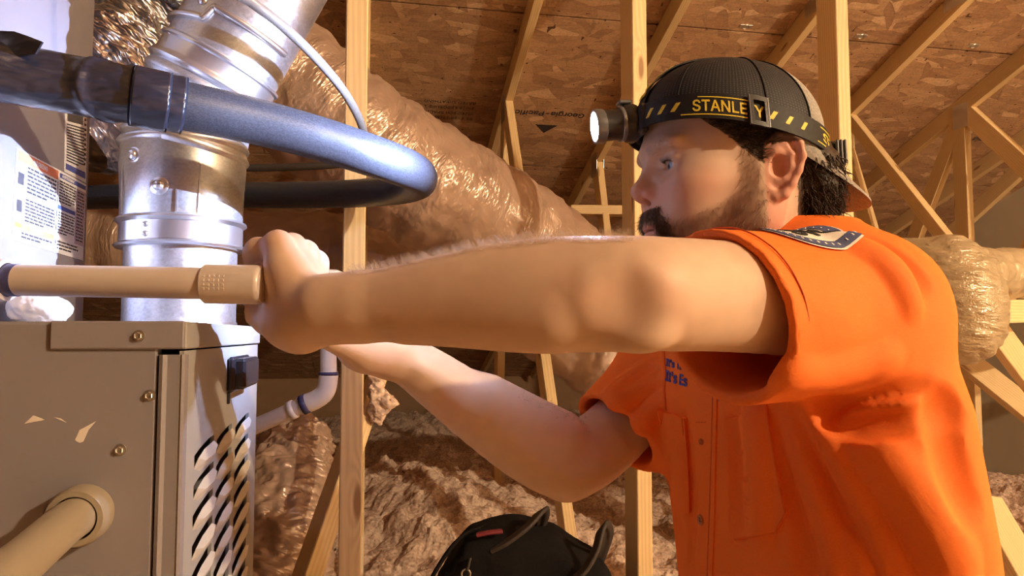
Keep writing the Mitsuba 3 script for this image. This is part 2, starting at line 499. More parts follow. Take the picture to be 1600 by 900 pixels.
mat('foam_rubber', lambda p, n, uv: mix((0.013, 0.014, 0.019), (0.036, 0.038, 0.048), noise(p.x * 900, p.y * 900, p.z * 900)), 0.44, spec=0.55,
    bump=lambda p, n, uv: fbm(p.x * 900, p.y * 900, p.z * 900, 2), bscale=0.00011, eps=3e-4)
mat('black_tape', (0.014, 0.014, 0.02), 0.25, spec=0.7, bump=lambda p, n, uv: fbm(p.x * 30, p.y * 30, p.z * 90, 3), bscale=0.004, eps=1e-3)
mat('conduit', (0.23, 0.205, 0.175), 0.35, metallic=0.25, spec=0.6)
mat('pvc', lambda p, n, uv: mix((0.54, 0.465, 0.42), (0.60, 0.52, 0.47), fbm(p.x * 12, p.y * 40, p.z * 40)), 0.3, spec=0.55)
mat('pvc_white', (0.78, 0.76, 0.74), 0.25, spec=0.55)
mat('pvc_tan', (0.27, 0.228, 0.168), 0.3, spec=0.55)
mat('primer', (0.05, 0.055, 0.16), 0.35)
mat('putty', lambda p, n, uv: mix((0.50, 0.45, 0.40), (0.64, 0.59, 0.53), fbm(p.x * 30, p.y * 30, p.z * 30)), 0.7)
mat('bag_cloth', lambda p, n, uv: mix((0.007, 0.0065, 0.007), (0.013, 0.012, 0.013), noise(p.x * 500, p.y * 500, p.z * 500)), 0.9, spec=0.08)
mat('bag_strap', (0.035, 0.028, 0.026), 0.7)
mat('bag_trim', (0.16, 0.02, 0.03), 0.7)
mat('sticker', (0.80, 0.76, 0.68), 0.5)
mat('sticker_red', (0.55, 0.05, 0.03), 0.5)
mat('lamp_socket', (0.6, 0.58, 0.52), 0.4)

# ---------------------------------------------------------------- the attic shell
rng = np.random.default_rng(7)
labels['floor'] = {'kind': 'structure', 'label': 'plywood attic floor beneath the insulation'}
scene['floor'] = mikit.ply(bbox(-9.0, 5.0, -9.0, 9.2, -0.05, 0.0), 'plywood')


def roof_z(v): return ROOF0 - SLOPE * v


labels['ceiling'] = {'kind': 'structure', 'label': 'sloping roof deck of oriented strand board seen from below'}
sn = np.array([*(VA * math.sin(math.atan(SLOPE)))[:2], math.cos(math.atan(SLOPE))])           # deck normal, upwards
sd = VA * math.cos(math.atan(SLOPE)) - ZA * math.sin(math.atan(SLOPE))                          # down the slope
scene['ceiling__underlayment'] = mikit.ply(frame_box(B(-9.0, -0.6, roof_z(-0.6)) + sn * 0.02, UA * 14.0, sd * 10.4, sn * 0.01), 'felt')
rows = [-0.474 + 1.158 * k for k in range(9)]
for k, v0 in enumerate(rows[:-1]):
    off = [0.65, -0.57][k % 2]
    u = off - 2.44 * 2
    while u < 5.0:
        a, b = max(u, -3.2), min(u + 2.44, 5.0)
        if b > a + 0.05:
            part('ceiling', 'panel', frame_box(B(a + 0.002, v0, roof_z(v0)) + sd * 0.005, UA * (b - a - 0.004), sd * 1.210, sn * 0.011), 'osb', False)
        u += 2.44


def deck_pt(x, y, lift=0.0006):
    d = P(x, y, 1.0) - EYE
    # ray meets the plane z = ROOF0 - SLOPE * (p.VA)
    t = (ROOF0 - EYE[2]) / (d[2] + SLOPE * (d @ VA))
    return EYE + d * t - sn * lift


def deck_text(txt, right_end, h, depth=0.0005, bold=False):
    """lettering printed on the deck, upside down as seen from the floor; right_end: its first letter's base corner"""
    m, _ = text_on(txt, h, lambda x, y, d: right_end - UA * x[:, None] + sd * y[:, None] - sn * d[:, None], depth, bold)
    return m


part('ceiling', 'printed_lettering', deck_text('Georgia-Pacific', deck_pt(915, 178), 0.036, bold=True), 'ink', False, label='black printed lettering, upside down')
tri = sg.Polygon([(0, 0), (0.12, 0), (0.06, 0.075)])
part('ceiling', 'printed_emblem', extrude(tri, deck_pt(871, 196), -UA, sd, -sn, 0.0005), 'ink', False)
for k, t in enumerate(['RATED SHEATHING', '24/16 EXPOSURE 1', 'SIZED FOR SPACING', 'PS 2-10 19/32']):
    part('ceiling', 'printed_lettering', deck_text(t, deck_pt(744, 160) + sd * (0.045 * k), 0.020), 'ink', False)
part('ceiling', 'printed_lettering', deck_text('Georgia', deck_pt(1572, 217), 0.042, bold=True), 'ink', False)
for (x, y) in ((1165, 41), (1345, 56), (1521, 71)):
    q = deck_pt(x, y)
    part('ceiling', 'panel_clip', cat([frame_box(q - UA * 0.03 - sd * 0.012 - sn * 0.003, UA * 0.06, sd * 0.024, sn * 0.004, 0.001),
                                       lathe(q - sn * 0.002, sn, [(0.013, -0.004), (0.017, 0), (0.013, 0.004), (0.010, 0), (0.013, -0.004)], 16)]), 'galvanized_band', 30)

for nm, m in (('wall_right', bbox(4.3, 4.36, -9.0, 9.2, 0, 4.2)), ('wall_left', bbox(-9.0, -8.94, -9.0, 9.2, 0, 4.2)), ('wall_far', bbox(-9.0, 4.4, 8.6, 8.66, 0, 1.4)), ('wall_near', bbox(-9.0, 4.4, -9.06, -9.0, 0, 4.2))):
    labels[nm] = {'kind': 'structure', 'label': {'wall_right': 'pale wallboard end wall behind the truss webs at the right', 'wall_left': 'end wall at the left', 'wall_far': 'low dark wall at the eave', 'wall_near': 'wall behind the photographer'}[nm]}
    scene[nm] = mikit.ply(m, 'drywall' if nm == 'wall_right' else 'sheathing')
labels['ceiling_back'] = {'kind': 'structure', 'label': 'roof deck slope behind the photographer'}
scene['ceiling_back'] = mikit.ply(frame_box(B(-9.0, -0.5, roof_z(-0.474)), UA * 14.0, -VA * 8.7 - ZA * 2.89, sn * 0.02), 'osb')

# blown insulation
nu, nv = 640, 700
uu = np.linspace(-2.9, 4.28, nu); vv = 1.28 + (np.linspace(0, 1, nv) ** 1.35) * 7.2
U_, V_ = np.meshgrid(uu, vv, indexing='ij')
q = np.stack([U_, V_, 0 * U_], -1)
fb = meshkit.fbm
zz = 0.40 + 0.30 * (fb(q * 1.1, 3, 3) - 0.35) + 0.10 * (fb(q * 4.0, 3, 5) - 0.5) + 0.05 * (meshkit.noise(q * 12, 8) - 0.5) + 0.045 * (meshkit.noise(q * 26, 9) - 0.5) + 0.02 * (meshkit.noise(q * 55, 10) - 0.5)
from scipy.spatial import cKDTree
rk = np.random.default_rng(21)
for dens, rad, hgt in ((420, 0.055, 0.020), (2600, 0.024, 0.013)):
    n_ = int(dens * 7.3 * 7.3)
    tr = cKDTree(np.column_stack([rk.uniform(-3, 4.4, n_), rk.uniform(1.2, 8.6, n_)]))
    dd = tr.query(np.column_stack([U_.ravel(), V_.ravel()]), workers=1)[0].reshape(U_.shape) / rad
    zz += hgt * np.sqrt(np.maximum(0, 1.6 - dd ** 2))
zz += 0.22 * np.exp(-(((U_ - 0.25) / 0.5) ** 2 + ((V_ - 3.6) / 0.7) ** 2))
edge = np.clip((V_ - 1.28) / 0.35, 0, 1)
zz = zz * edge * (2 - edge) - 0.02 * (1 - edge)
clear = np.clip(np.hypot((U_ - 0.42) / 0.60, (V_ - 1.86) / 0.50) - 0.8, 0, 0.3) / 0.3          # trodden hollow where the plank with the bag lies
zz = np.minimum(zz, 0.42 + 0.5 * clear)
pw = U_[..., None] * UA + V_[..., None] * VA + zz[..., None] * ZA
pw = pw + 0.05 * (np.stack([fb(q * 7, 2, 11 + i) for i in range(3)], -1) - 0.5) * edge[..., None]
ii, jj = np.meshgrid(np.arange(nu - 1), np.arange(nv - 1), indexing='ij')
qd = np.stack([ii * nv + jj, (ii + 1) * nv + jj, (ii + 1) * nv + jj + 1, ii * nv + jj + 1], -1).reshape(-1, 4)
solo('blown_insulation', 'pinkish tan blown insulation covering the attic floor between the truss webs', 'insulation',
     (pw.reshape(-1, 3), np.vstack([qd[:, [0, 1, 2]], qd[:, [0, 2, 3]]])), 'insulation', True, kind='stuff')

# ---------------------------------------------------------------- roof trusses
wood_seed = [0.0]


def timber(parent, name, p0, p1, w=0.089, t=0.038, side=None, bsdf='pine', label=None):
    wood_seed[0] += 0.618
    m, uv = beam(p0, p1, w, t, UA if side is None else side, 0.002, wood_seed[0])
    return part(parent, name, m, bsdf, False, uv=uv, label=label)


def truss(u, label, webs, vmax=8.4, bsdf='pine', chord_w=0.089):
    k = thing('roof_truss', label, 'roof truss', 'roof trusses under the deck')
    off = chord_w / 2 + 0.001
    timber(k, 'top_chord', B(u, -0.45, roof_z(-0.45)) - sn * off, B(u, vmax, roof_z(vmax)) - sn * off, chord_w, bsdf=bsdf)
    for w in webs:
        (v0, z0), (v1, z1) = w[0], w[1]
        b = w[2] if len(w) > 2 else 'pine'
        timber(k, 'web', B(u, v0, z0), B(u, v1, z1), bsdf=b)
    return k


def under(v, d=0.10): return roof_z(v) - d


def plate(k, u, v, z, w=0.10, h=0.13):
    part(k, 'connector_plate', bbox(u - 0.0205, u - 0.0192, v - w / 2, v + w / 2, z - h / 2, z + h / 2), 'galvanized_band', False)
    part(k, 'connector_plate', bbox(u + 0.0192, u + 0.0205, v - w / 2, v + w / 2, z - h / 2, z + h / 2), 'galvanized_band', False)


UT = [-0.027, 0.655, 1.262, 1.872, 2.482, 3.10]
tA = truss(UT[0], 'roof truss whose upright stands left of the reaching arms, beside the metal flue', [((1.345, 0.0), (1.345, under(1.345)), 'pine'), ((2.39, 0.2), (2.39, under(2.39))), ((2.5, 0.5), (3.6, under(3.6)), 'pine')])
tB = truss(UT[1], 'roof truss whose bright upright stands right behind the headlamp and face', [((1.745, 0.0), (1.745, under(1.745))), ((2.21, 0.42), (3.50, under(3.50, 0.06))), ((3.85, 0.3), (3.50, under(3.50, 0.06)), 'pine')])
tC = truss(UT[2], 'roof truss whose thick bright upright rises from behind the orange shoulder', [((1.80, 0.0), (1.80, under(1.80))), ((3.3, 0.3), (3.95, under(3.95)), 'pine')])
tD = truss(UT[3], 'roof truss seen above the cap, its chord running up to the top edge', [((2.1, 0.3), (3.55, under(3.55)), 'pine'), ((4.2, 0.3), (3.55, under(3.55)), 'pine')])
tE = truss(UT[4], 'roof truss with a webbed node right of the cap brim', [((3.45, 0.3), (3.45, under(3.45))), ((3.5, under(3.5)), (2.75, 0.5), 'pine'), ((3.45, under(3.45)), (4.4, 0.4), 'pine')])
tF = truss(UT[5], 'rightmost roof truss, with webs fanning out beneath its node', [((3.35, 0.3), (3.35, under(3.35)), 'pine'), ((3.3, under(3.3)), (1.31, 0.40), 'pine'), ((2.17, 2.94), (3.95, 0.40), 'pine'), ((3.35, under(3.35)), (4.6, 0.5), 'pine')])
for k, u, v in ((tA, UT[0], 3.6), (tB, UT[1], 3.5), (tC, UT[2], 3.95), (tD, UT[3], 3.55), (tE, UT[4], 3.45), (tF, UT[5], 3.33)):
    plate(k, u, v, roof_z(v) - 0.10)
plate(tD, UT[3], 2.72, roof_z(2.72) - 0.05, 0.22, 0.08)
plate(tE, UT[4], 2.62, roof_z(2.62) - 0.05, 0.22, 0.08)
def vz(x, y, u):
    q_ = uv_of(PU(x, y, u)); return q_[1], q_[2]


timber(tE, 'web', B(UT[4], *vz(1318, 172, UT[4])), B(UT[4], *vz(1500, 402, UT[4])), 0.06)
tH = truss(3.72, 'farthest truss at the right edge, mostly hidden, with one thin bright edged web', [(vz(1490, 362, 3.72), vz(1625, 238, 3.72), 'pine')])
# paper tag on the second web of the first truss
f0 = B(UT[0], 2.39 - 0.0445 - 0.0006, 0)
part(tA, 'paper_tag', bbox(UT[0] - 0.016, UT[0] + 0.016, 2.3435, 2.3449, 0.55, 0.785), 'sticker', False, label='white paper tag with red print')
for z0, z1 in ((0.752, 0.775), (0.69, 0.705), (0.655, 0.675), (0.60, 0.64)):
    part(tA, 'tag_print', bbox(UT[0] - 0.011, UT[0] + 0.010, 2.3430, 2.3436, z0, z1), 'sticker_red', False)

k = thing('brace_board', 'brace board leaning across behind the left upright', 'board')
timber(k, 'board', P(598, 555, 2.0), P(466, 940, 1.5), 0.088, 0.038, UA * 1.5 + VA, 'pine')
sc = Field(P(592, 612, 1.80) - [0.06, 0.05, 0.12], P(592, 612, 1.80) + [0.05, 0.05, 0.12], 0.005)
sc.cone(P(584, 560, 1.80), P(590, 650, 1.79), 0.018, 0.020)
sc.ell(P(606, 628, 1.79), (0.018, 0.02, 0.022), 0.02)
ms_ = sc.mesh(1); v = np.array(ms_.vertices)
solo('insulation_scrap', 'torn pink insulation scrap hanging between the left upright and the brace board', 'insulation',
     trimesh.Trimesh(v + ms_.vertex_normals * (0.03 * (meshkit.fbm(v * 60, 3, 6) - 0.5))[:, None], ms_.faces, process=False), 'insulation', True)
k = thing('cross_rail', 'short light horizontal rail seen between the duct end and the face', 'rail')
timber(k, 'rail', P(890, 329, 4.0), P(985, 330, 4.05), 0.05, 0.09, VA, 'pine')
k = thing('timber_rail', 'light horizontal timber at the right edge below the foil duct', 'joist')
ra_, rb_ = P(1535, 487, 2.3), P(1750, 484, 2.75)
timber(k, 'rail', ra_, ra_ + (rb_ - ra_) * 2.75, 0.075, 0.038, VA)
k = thing('diagonal_strut', 'light diagonal strut slanting down to the right edge below the horizontal timber', 'strut')
ra_, rb_ = P(1548, 508, 2.45), P(1690, 700, 2.85)
timber(k, 'strut', ra_, ra_ + (rb_ - ra_) * 2.0, 0.085, 0.038, VA)
k = thing('fallen_lumber', 'scrap lumber lying on the insulation between the shirt and the end wall', 'lumber')
timber(k, 'lumber', P(1505, 560, 3.2), P(1630, 660, 3.0), 0.10, 0.038, VA, 'pine')
k = thing('fallen_lumber', 'plank lying low in the bottom right corner behind the shirt', 'lumber')
timber(k, 'lumber', P(1535, 780, 2.05), P(1650, 980, 1.8), 0.10, 0.038, VA, 'pine')

# the work lamp that lights the attic (right of the frame)
labels['work_lamp'] = {'label': 'bare warm bulb in a pale socket hanging from the roof', 'category': 'lamp'}
part('work_lamp', 'socket', lathe(LAMP + [0, 0, 0.035], ZA, [(0, 0), (0.022, 0), (0.026, 0.02), (0.026, 0.07), (0.01, 0.085), (0.004, 0.09), (0.004, 3.46 - LAMP[2]), (0, 3.46 - LAMP[2])], 24), 'lamp_socket')

labels['fill_lamp'] = {'label': 'added warm fill light on a short stand, out of view at the far right', 'category': 'lamp'}  # stand carrying the added fill bulb
part('fill_lamp', 'stand', lathe([LAMP2[0], LAMP2[1], 0], ZA, [(0, 0), (0.16, 0), (0.16, 0.015), (0.02, 0.03), (0.014, 0.05), (0.014, LAMP2[2] - 0.09), (0.03, LAMP2[2] - 0.07), (0.03, LAMP2[2] - 0.052), (0, LAMP2[2] - 0.05)], 32), 'lamp_socket')
# ---------------------------------------------------------------- ducts
def foil_disp(amp, seed, ring=0.09, sag=0.012):
    def fn(S, A, r):
        ca, sa = np.cos(A) * 1.0, np.sin(A) * 1.0
        w = meshkit.noise(np.stack([S * 4, ca * 1.5, sa * 1.5], -1), seed)
        rg = np.abs(np.sin(math.pi * (S / ring + 0.9 * w)))
        a = np.abs(meshkit.fbm(np.stack([S * 26 + 1.2 * w, ca * 1.6, sa * 1.6], -1), 3, seed + 1) - 0.5)
        b = np.abs(meshkit.fbm(np.stack([S * 70, ca * 5, sa * 5], -1), 2, seed + 2) - 0.5)
        return amp * (2.0 * a + 0.5 * b) + sag * rg
    return fn


def duct(name, label, pts, bsdf, n=220, sides=110, amp=0.02, seed=1, ring=0.12, sag=0.010, cat_='duct'):
    q = spline(np.array([[*P(x, y, Y), r] for x, y, Y, r in pts]), n)
    key = thing(name, label, cat_)
    m, uv = tube_uv(q[:, :3], q[:, 3], sides, foil_disp(amp, seed, ring, sag))
    part(key, 'foil_jacket', m, bsdf, True, uv=uv)
    return key, q


d1, q1 = duct('flexible_duct', 'large tan foil flexible duct sloping down from the flue to behind the forearm', [(330, 30, 1.9, 0.16), (440, 125, 1.95, 0.165), (560, 222, 2.0, 0.165), (680, 298, 2.1, 0.165), (800, 362, 2.3, 0.16), (900, 430, 2.6, 0.155), (990, 490, 2.95, 0.15), (1090, 530, 3.5, 0.15), (1190, 580, 4.2, 0.15), (1260, 650, 4.6, 0.15), (1300, 740, 4.8, 0.14)], 'foil_tan', seed=3)
duct('flexible_duct', 'dim brown foil duct behind the black tubing and the hands, below the large tan duct', [(40, 370, 2.45, 0.14), (200, 385, 2.45, 0.14), (380, 400, 2.5, 0.14), (560, 400, 2.6, 0.14), (700, 430, 2.75, 0.14), (830, 490, 2.9, 0.14), (930, 560, 3.0, 0.14), (1005, 620, 3.0, 0.135), (1080, 695, 3.05, 0.13), (1140, 785, 3.05, 0.13), (1170, 880, 3.05, 0.12)], 'foil_tan', seed=13)
d3, q3 = duct('wrapped_duct_elbow', 'crumpled silver foil duct elbow between the grey cabinet and the flue at the top', [(70, 185, 1.30, 0.12), (150, 120, 1.35, 0.13), (215, 50, 1.40, 0.13), (280, -20, 1.45, 0.12), (350, -90, 1.5, 0.12)], 'foil_silver', amp=0.035, seed=23, sag=0.008, ring=0.13)
c, t = P(203, 35, 1.40), P(280, -60, 1.45) - P(203, 35, 1.40)
part(d3, 'strap', lathe(q3[120, :3], q3[121, :3] - q3[120, :3], [(q3[120, 3], -0.012), (q3[120, 3] + 0.045, -0.012), (q3[120, 3] + 0.047, 0.0), (q3[120, 3] + 0.045, 0.012), (q3[120, 3], 0.012)], 48), 'black_tape')
duct('wrapped_duct', 'pinkish foil covered duct in the gap right of the furnace side, rising from the insulation', [(400, 1000, 1.75, 0.12), (428, 900, 1.80, 0.12), (440, 800, 1.9, 0.105), (455, 735, 2.05, 0.09), (470, 690, 2.2, 0.07)], 'foil_tan', amp=0.04, seed=33)

# wrapped junction at the right
fld = Field(P(1560, 600, 2.4) * [0, 0, 1] + [1.0, 1.75, -0.05], [2.45, 2.9, 1.95], 0.012)
j0 = P(1492, 465, 2.25)
fld.chain([P(1400, 415, 2.35), P(1475, 428, 2.28)], [0.085, 0.12], 0.05)
fld.ell(j0 + [0, 0, -0.02], (0.135, 0.14, 0.165), 0.06)
fld.ell(j0 + [0.005, 0, -0.10], (0.10, 0.11, 0.09), 0.06)
mb = fld.mesh(4)
key = thing('wrapped_duct_junction', 'bulging foil wrapped duct junction behind the orange shoulder at the right', 'duct')
v = np.asarray(mb.vertices); nrm = mb.vertex_normals
v2, f2 = trimesh.remesh.subdivide(v, mb.faces)
mb = trimesh.Trimesh(v2, f2); v = np.asarray(mb.vertices)
dsp = 0.03 * np.abs(meshkit.fbm(v * np.array([9, 9, 26.0]), 3, 5) - 0.5) + 0.005 * np.abs(meshkit.fbm(v * 34, 2, 6) - 0.5)
part(key, 'foil_jacket', trimesh.Trimesh(v + mb.vertex_normals * dsp[:, None], mb.faces, process=False), 'foil_lump', True)
q = spline(np.array([[*P(x, y, Y), rr] for x, y, Y, rr in [(1495, 430, 2.24, 0.066), (1530, 428, 2.3, 0.072), (1600, 428, 2.42, 0.074), (1700, 430, 2.6, 0.074), (1800, 432, 2.8, 0.074)]]), 120)
m, uv = tube_uv(q[:, :3], q[:, 3], 70, foil_disp(0.015, 43, 0.12, 0.008))
part(key, 'branch', m, 'foil_gold', True, uv=uv, label='straight branch leaving to the right')

# ---------------------------------------------------------------- furnace
FC = P(291, 502, 0.60)
fu, fv, ftop = uv_of(FC)                       # right front top corner of the furnace
FB = fv + 0.405                                # back of its right side
FL = fu - 0.75
furn = thing('furnace', 'brown grey metal furnace cabinet with a hexagon louvered side in the lower left', 'furnace')
lip = 0.0035
H = 0.0225                                     # height of the cap
part(furn, 'cabinet_body', bbox(FL, fu - 0.32, fv + 0.018, FB - 0.006, 0.22, ftop - 0.012, 0.002), 'cabinet_grey')
part(furn, 'back_panel', bbox(fu - 0.32, fu - 0.005, FB - 0.010, FB - 0.001, 0.22, ftop - 0.012, 0.001), 'cabinet_grey')
part(furn, 'bottom_panel', bbox(fu - 0.32, fu - 0.005, fv + 0.016, FB - 0.010, 0.22, 0.25, 0.001), 'cabinet_grey')
part(furn, 'front_panel', bbox(FL, fu - 0.0215, fv + 0.0005, fv + 0.016, 0.25, ftop - 0.0015, 0.0015), 'cabinet_grey')
part(furn, 'top_panel', bbox(FL, fu - 0.001, fv + 0.002, FB + 0.003, ftop - 0.0115, ftop - 0.0005, 0.001), 'cabinet_grey')
uf = uv_of(PV(80, 525, fv))[0]
part(furn, 'cap_flange', bbox(uf, fu - 0.0005, fv - lip, fv + 0.001, ftop - H, ftop, 0.0012), 'cabinet_grey')
part(furn, 'cap_flange', bbox(fu - 0.002, fu + 0.0012, fv - lip + 0.001, FB + 0.004, ftop - H, ftop - 0.0004, 0.001), 'cabinet_pale', label='paler flange along the side')
# corner post: a channel with two ridges
zb, zt = 0.25, ftop - H - 0.0045
prof = sg.Polygon([(-0.0195, 0.012), (-0.0195, -0.0008), (-0.0165, -0.0022), (-0.0145, -0.0008), (-0.0135, 0.0006), (-0.0035, 0.0006), (-0.0022, -0.0012), (0.0, 0.0), (0.0, 0.012)])
part(furn, 'corner_channel', extrude(prof, B(fu, fv, zb), UA, VA, ZA, zt - zb), 'cabinet_grey')
# side panel with louvre holes
def side_uv(x, y):
    p = PU(x, y, fu)
    return float(p @ VA), float(p[2])
cols = []
for xa, xb, ys in ((306, 336, (703, 750, 797, 843, 888)), (340, 363, (681.5, 722.8, 764, 803.7, 843)), (368.5, 388.5, (665, 700, 733, 767, 801))):
    va_, _ = side_uv(xa, 700); vb_, _ = side_uv(xb, 700)
    z1 = side_uv(xa, ys[0])[1]; z5 = side_uv(xa, ys[4])[1]
    cols.append((va_, vb_, z1, (z1 - z5) / 4))
z_first = np.mean([c[2] for c in cols]); pitch = np.mean([c[3] for c in cols])
holes, hoods = [], []
for ci, (va_, vb_, z1, pz) in enumerate(cols):
    for r in range(12):
        zc = z_first - r * pitch                # top of the opening
        w = vb_ - va_; c = 0.26 * w
        if zc - pitch < 0.27: continue
        holes.append(sg.Polygon([(va_, zc - 0.004), (va_ + c * 0.9, zc - 0.0005), (vb_ - c, zc + 0.0035), (vb_, zc + 0.0035), (vb_, zc - 0.62 * pitch), (vb_ - c, zc - 0.80 * pitch), (va_ + c, zc - 0.80 * pitch), (va_, zc - 0.62 * pitch)]))
        hoods.append((va_, vb_, c, zc))
panel = sg.box(fv + 0.0005, 0.25, FB, ftop - H - 0.0015)
for h in holes: panel = panel.difference(h)
part(furn, 'side_panel', extrude(panel, B(fu - 0.0045, 0, 0), VA, ZA, UA, 0.0035), 'cabinet_pale', False)
lib = {}
for va_, vb_, c, zc in hoods:
    o = 0.0055
    pts = np.array([  # (v, z, out): a folded hexagon hood, open at the top
        (va_, zc - 0.62 * pitch, 0), (va_ + c, zc - 0.80 * pitch, 0), (vb_ - c, zc - 0.80 * pitch, 0), (vb_, zc - 0.62 * pitch, 0),
        (va_ + 0.0005, zc - 0.24 * pitch, o * 0.7), (va_ + c, zc - 0.44 * pitch, o), (vb_ - c, zc - 0.44 * pitch, o), (vb_ - 0.0005, zc - 0.24 * pitch, o * 0.7),
        (va_ + c * 1.0, zc - 0.05 * pitch, o * 0.8), (vb_ - c * 1.0, zc + 0.02 * pitch, o * 0.8)])
    w = [B(fu - 0.001 + p[2], p[0], p[1]) for p in pts]
    tri_ = [(0, 1, 5), (0, 5, 4), (1, 2, 6), (1, 6, 5), (2, 3, 7), (2, 7, 6), (4, 5, 8), (5, 6, 9), (5, 9, 8), (6, 7, 9)]
    w2 = [q - UA * 0.0008 for q in w]
    n = len(w)
    fs = tri_ + [(c_ + n, b_ + n, a_ + n) for a_, b_, c_ in tri_]
    rim = [0, 1, 2, 3, 7, 9, 8, 4]
    for i in range(8):
        a_, b_ = rim[i], rim[(i + 1) % 8]
        fs += [(b_, a_, a_ + n), (b_, a_ + n, b_ + n)]
    part(furn, 'louver', trimesh.Trimesh(np.array(w + w2), fs, process=False), 'louver_white', False)


def screw(parent, p, nrm, r=0.0042):
    a = np.cross(nrm, ZA); a /= np.linalg.norm(a)
    hexa = lathe(p + nrm * 0.0008, nrm, [(r * 0.78, 0), (r * 0.78, 0.0028), (r * 0.62, 0.0034), (r * 0.45, 0.0026), (0, 0.0024)], 6)
    wash = lathe(p, nrm, [(r, -0.0005), (r * 1.15, 0.0003), (r * 1.1, 0.001), (0, 0.0012)], 20)
    part(parent, 'screw', cat([hexa, wash]), 'zinc', False)


for x, y, dv in ((217, 525, -lip), (234, 618, 0.0005), (188, 703, 0.0005)):
    screw(furn, PV(x, y, fv + dv), -VA)
# latch on the side
va_, z0 = side_uv(355, 585); vb_, _ = side_uv(383, 585)
zt_, zb_ = side_uv(370, 556)[1], side_uv(370, 608)[1]
part(furn, 'latch', cat([frame_box(B(fu - 0.001, va_ + 0.002, zb_), UA * 0.008, VA * (vb_ - va_ - 0.008), ZA * (zt_ - zb_), 0.003),
                         frame_box(B(fu + 0.004, va_ + 0.010, zb_ + 0.003), UA * 0.013, VA * (vb_ - va_ - 0.018), ZA * (zt_ - zb_ - 0.005), 0.003),
                         frame_box(B(fu - 0.001, va_ + 0.006, zb_ - 0.012), UA * 0.003, VA * 0.005, ZA * 0.013, 0.001)]), 'black_plastic', 30, label='black latch')
# scuffs on the front
for pts in ([(38, 662), (52, 649), (70, 656), (60, 658)], [(117, 688), (124, 672), (150, 658), (138, 672), (130, 690), (124, 692)], [(84, 652), (95, 654), (103, 660)]):
    poly = sg.Polygon([(lambda q: (q @ UA, q[2]))(PV(x, y, fv)) for x, y in pts])
    part(furn, 'scuff', extrude(poly, B(0, fv + 0.0006, 0), UA, ZA, -VA, 0.0004), 'scuff', False)
# drain stub with a collar from the front
c0 = PV(133, 800, fv)
dirn = -VA
part(furn, 'drain_collar', lathe(c0, dirn, [(0.013, 0.0), (0.0215, 0.0005), (0.0225, 0.004), (0.0225, 0.020), (0.0205, 0.0235), (0.0165, 0.0235), (0.0165, 0.012)], 40), 'pvc_tan', label='tan plastic collar')
part(furn, 'drain_stub', tube(spline([c0 + dirn * 0.006, c0 + dirn * 0.04, c0 + dirn * 0.10 + [0, 0, -0.006], c0 + dirn * 0.20 + [0, 0, -0.016], c0 + dirn * 0.26 + [0, 0, -0.05], c0 + dirn * 0.28 + [0, 0, -0.14], c0 + dirn * 0.28 + [0, 0, -0.5], c0 + dirn * 0.28 + [0, 0, -1.05]], 60), 0.0152, 32), 'pvc_tan', True, label='tan drain pipe')
part(furn, 'base_pad', bbox(FL - 0.03, fu + 0.03, fv - 0.0, FB + 0.15, 0.0, 0.22, 0.004), 'plywood')

# ---------------------------------------------------------------- coil cabinet with its labels
CU = -0.36
cv1 = float(PU(138, 300, CU) @ VA)
coil = thing('coil_cabinet', 'tall grey metal cabinet with warning labels standing on the furnace at the left', 'cabinet')
part(coil, 'cabinet_body', bbox(CU - 0.5, CU, fv + 0.06, cv1, ftop, 2.35, 0.003), 'cabinet_grey')
mat('label_white', (0.74, 0.73, 0.74), 0.45)
mat('label_orange', (0.62, 0.20, 0.10), 0.45)
mat('label_blue', (0.07, 0.09, 0.30), 0.45)
mat('label_mauve', (0.42, 0.34, 0.42), 0.45)
mat('label_yellow', (0.75, 0.50, 0.06), 0.45)
mat('label_ink', (0.06, 0.055, 0.06), 0.5)


def lab_xy(x, y):
    p = PU(x, y, CU)
    return float(p @ VA), float(p[2])


def quadmap(c):
    c = [np.array(lab_xy(*q)) for q in c]          # corners in the photograph: top left, top right, bottom right, bottom left
    return lambda s, t: c[0] * (1 - s) * (1 - t) + c[1] * s * (1 - t) + c[2] * s * t + c[3] * (1 - s) * t


def label_sheet(parent, corners, blocks, lines):
    g = quadmap(corners)
    def pl(s0, t0, s1, t1, lift):
        return extrude(sg.Polygon([g(s0, t0), g(s1, t0), g(s1, t1), g(s0, t1)]), B(CU + lift, 0, 0), VA, ZA, UA, 0.0003)
    sh = part(parent, 'warning_label', pl(0, 0, 1, 1, 0.0002), 'label_white', False, label='printed warning label')
    for s0, t0, s1, t1, m in blocks:
        part(sh, 'printed_block', pl(s0, t0, s1, t1, 0.0005), m, False)
    ms, r = [], np.random.default_rng(3)
    for s0, t0, s1, t1, n, hh in lines:              # lines of fine print, word by word
        for i in range(n):
            t = t0 + (t1 - t0) * i / n
            s = s0
            while s < s1 - 0.01:
                e = min(s1, s + r.uniform(0.02, 0.07))
                if not (i == n - 1 and s > s0 + 0.6 * (s1 - s0)): ms.append(pl(s, t, e, t + (t1 - t0) / n * hh, 0.0008))
                s = e + 0.012
    part(sh, 'fine_print', cat(ms), 'label_ink', False, kind='stuff')
    return sh


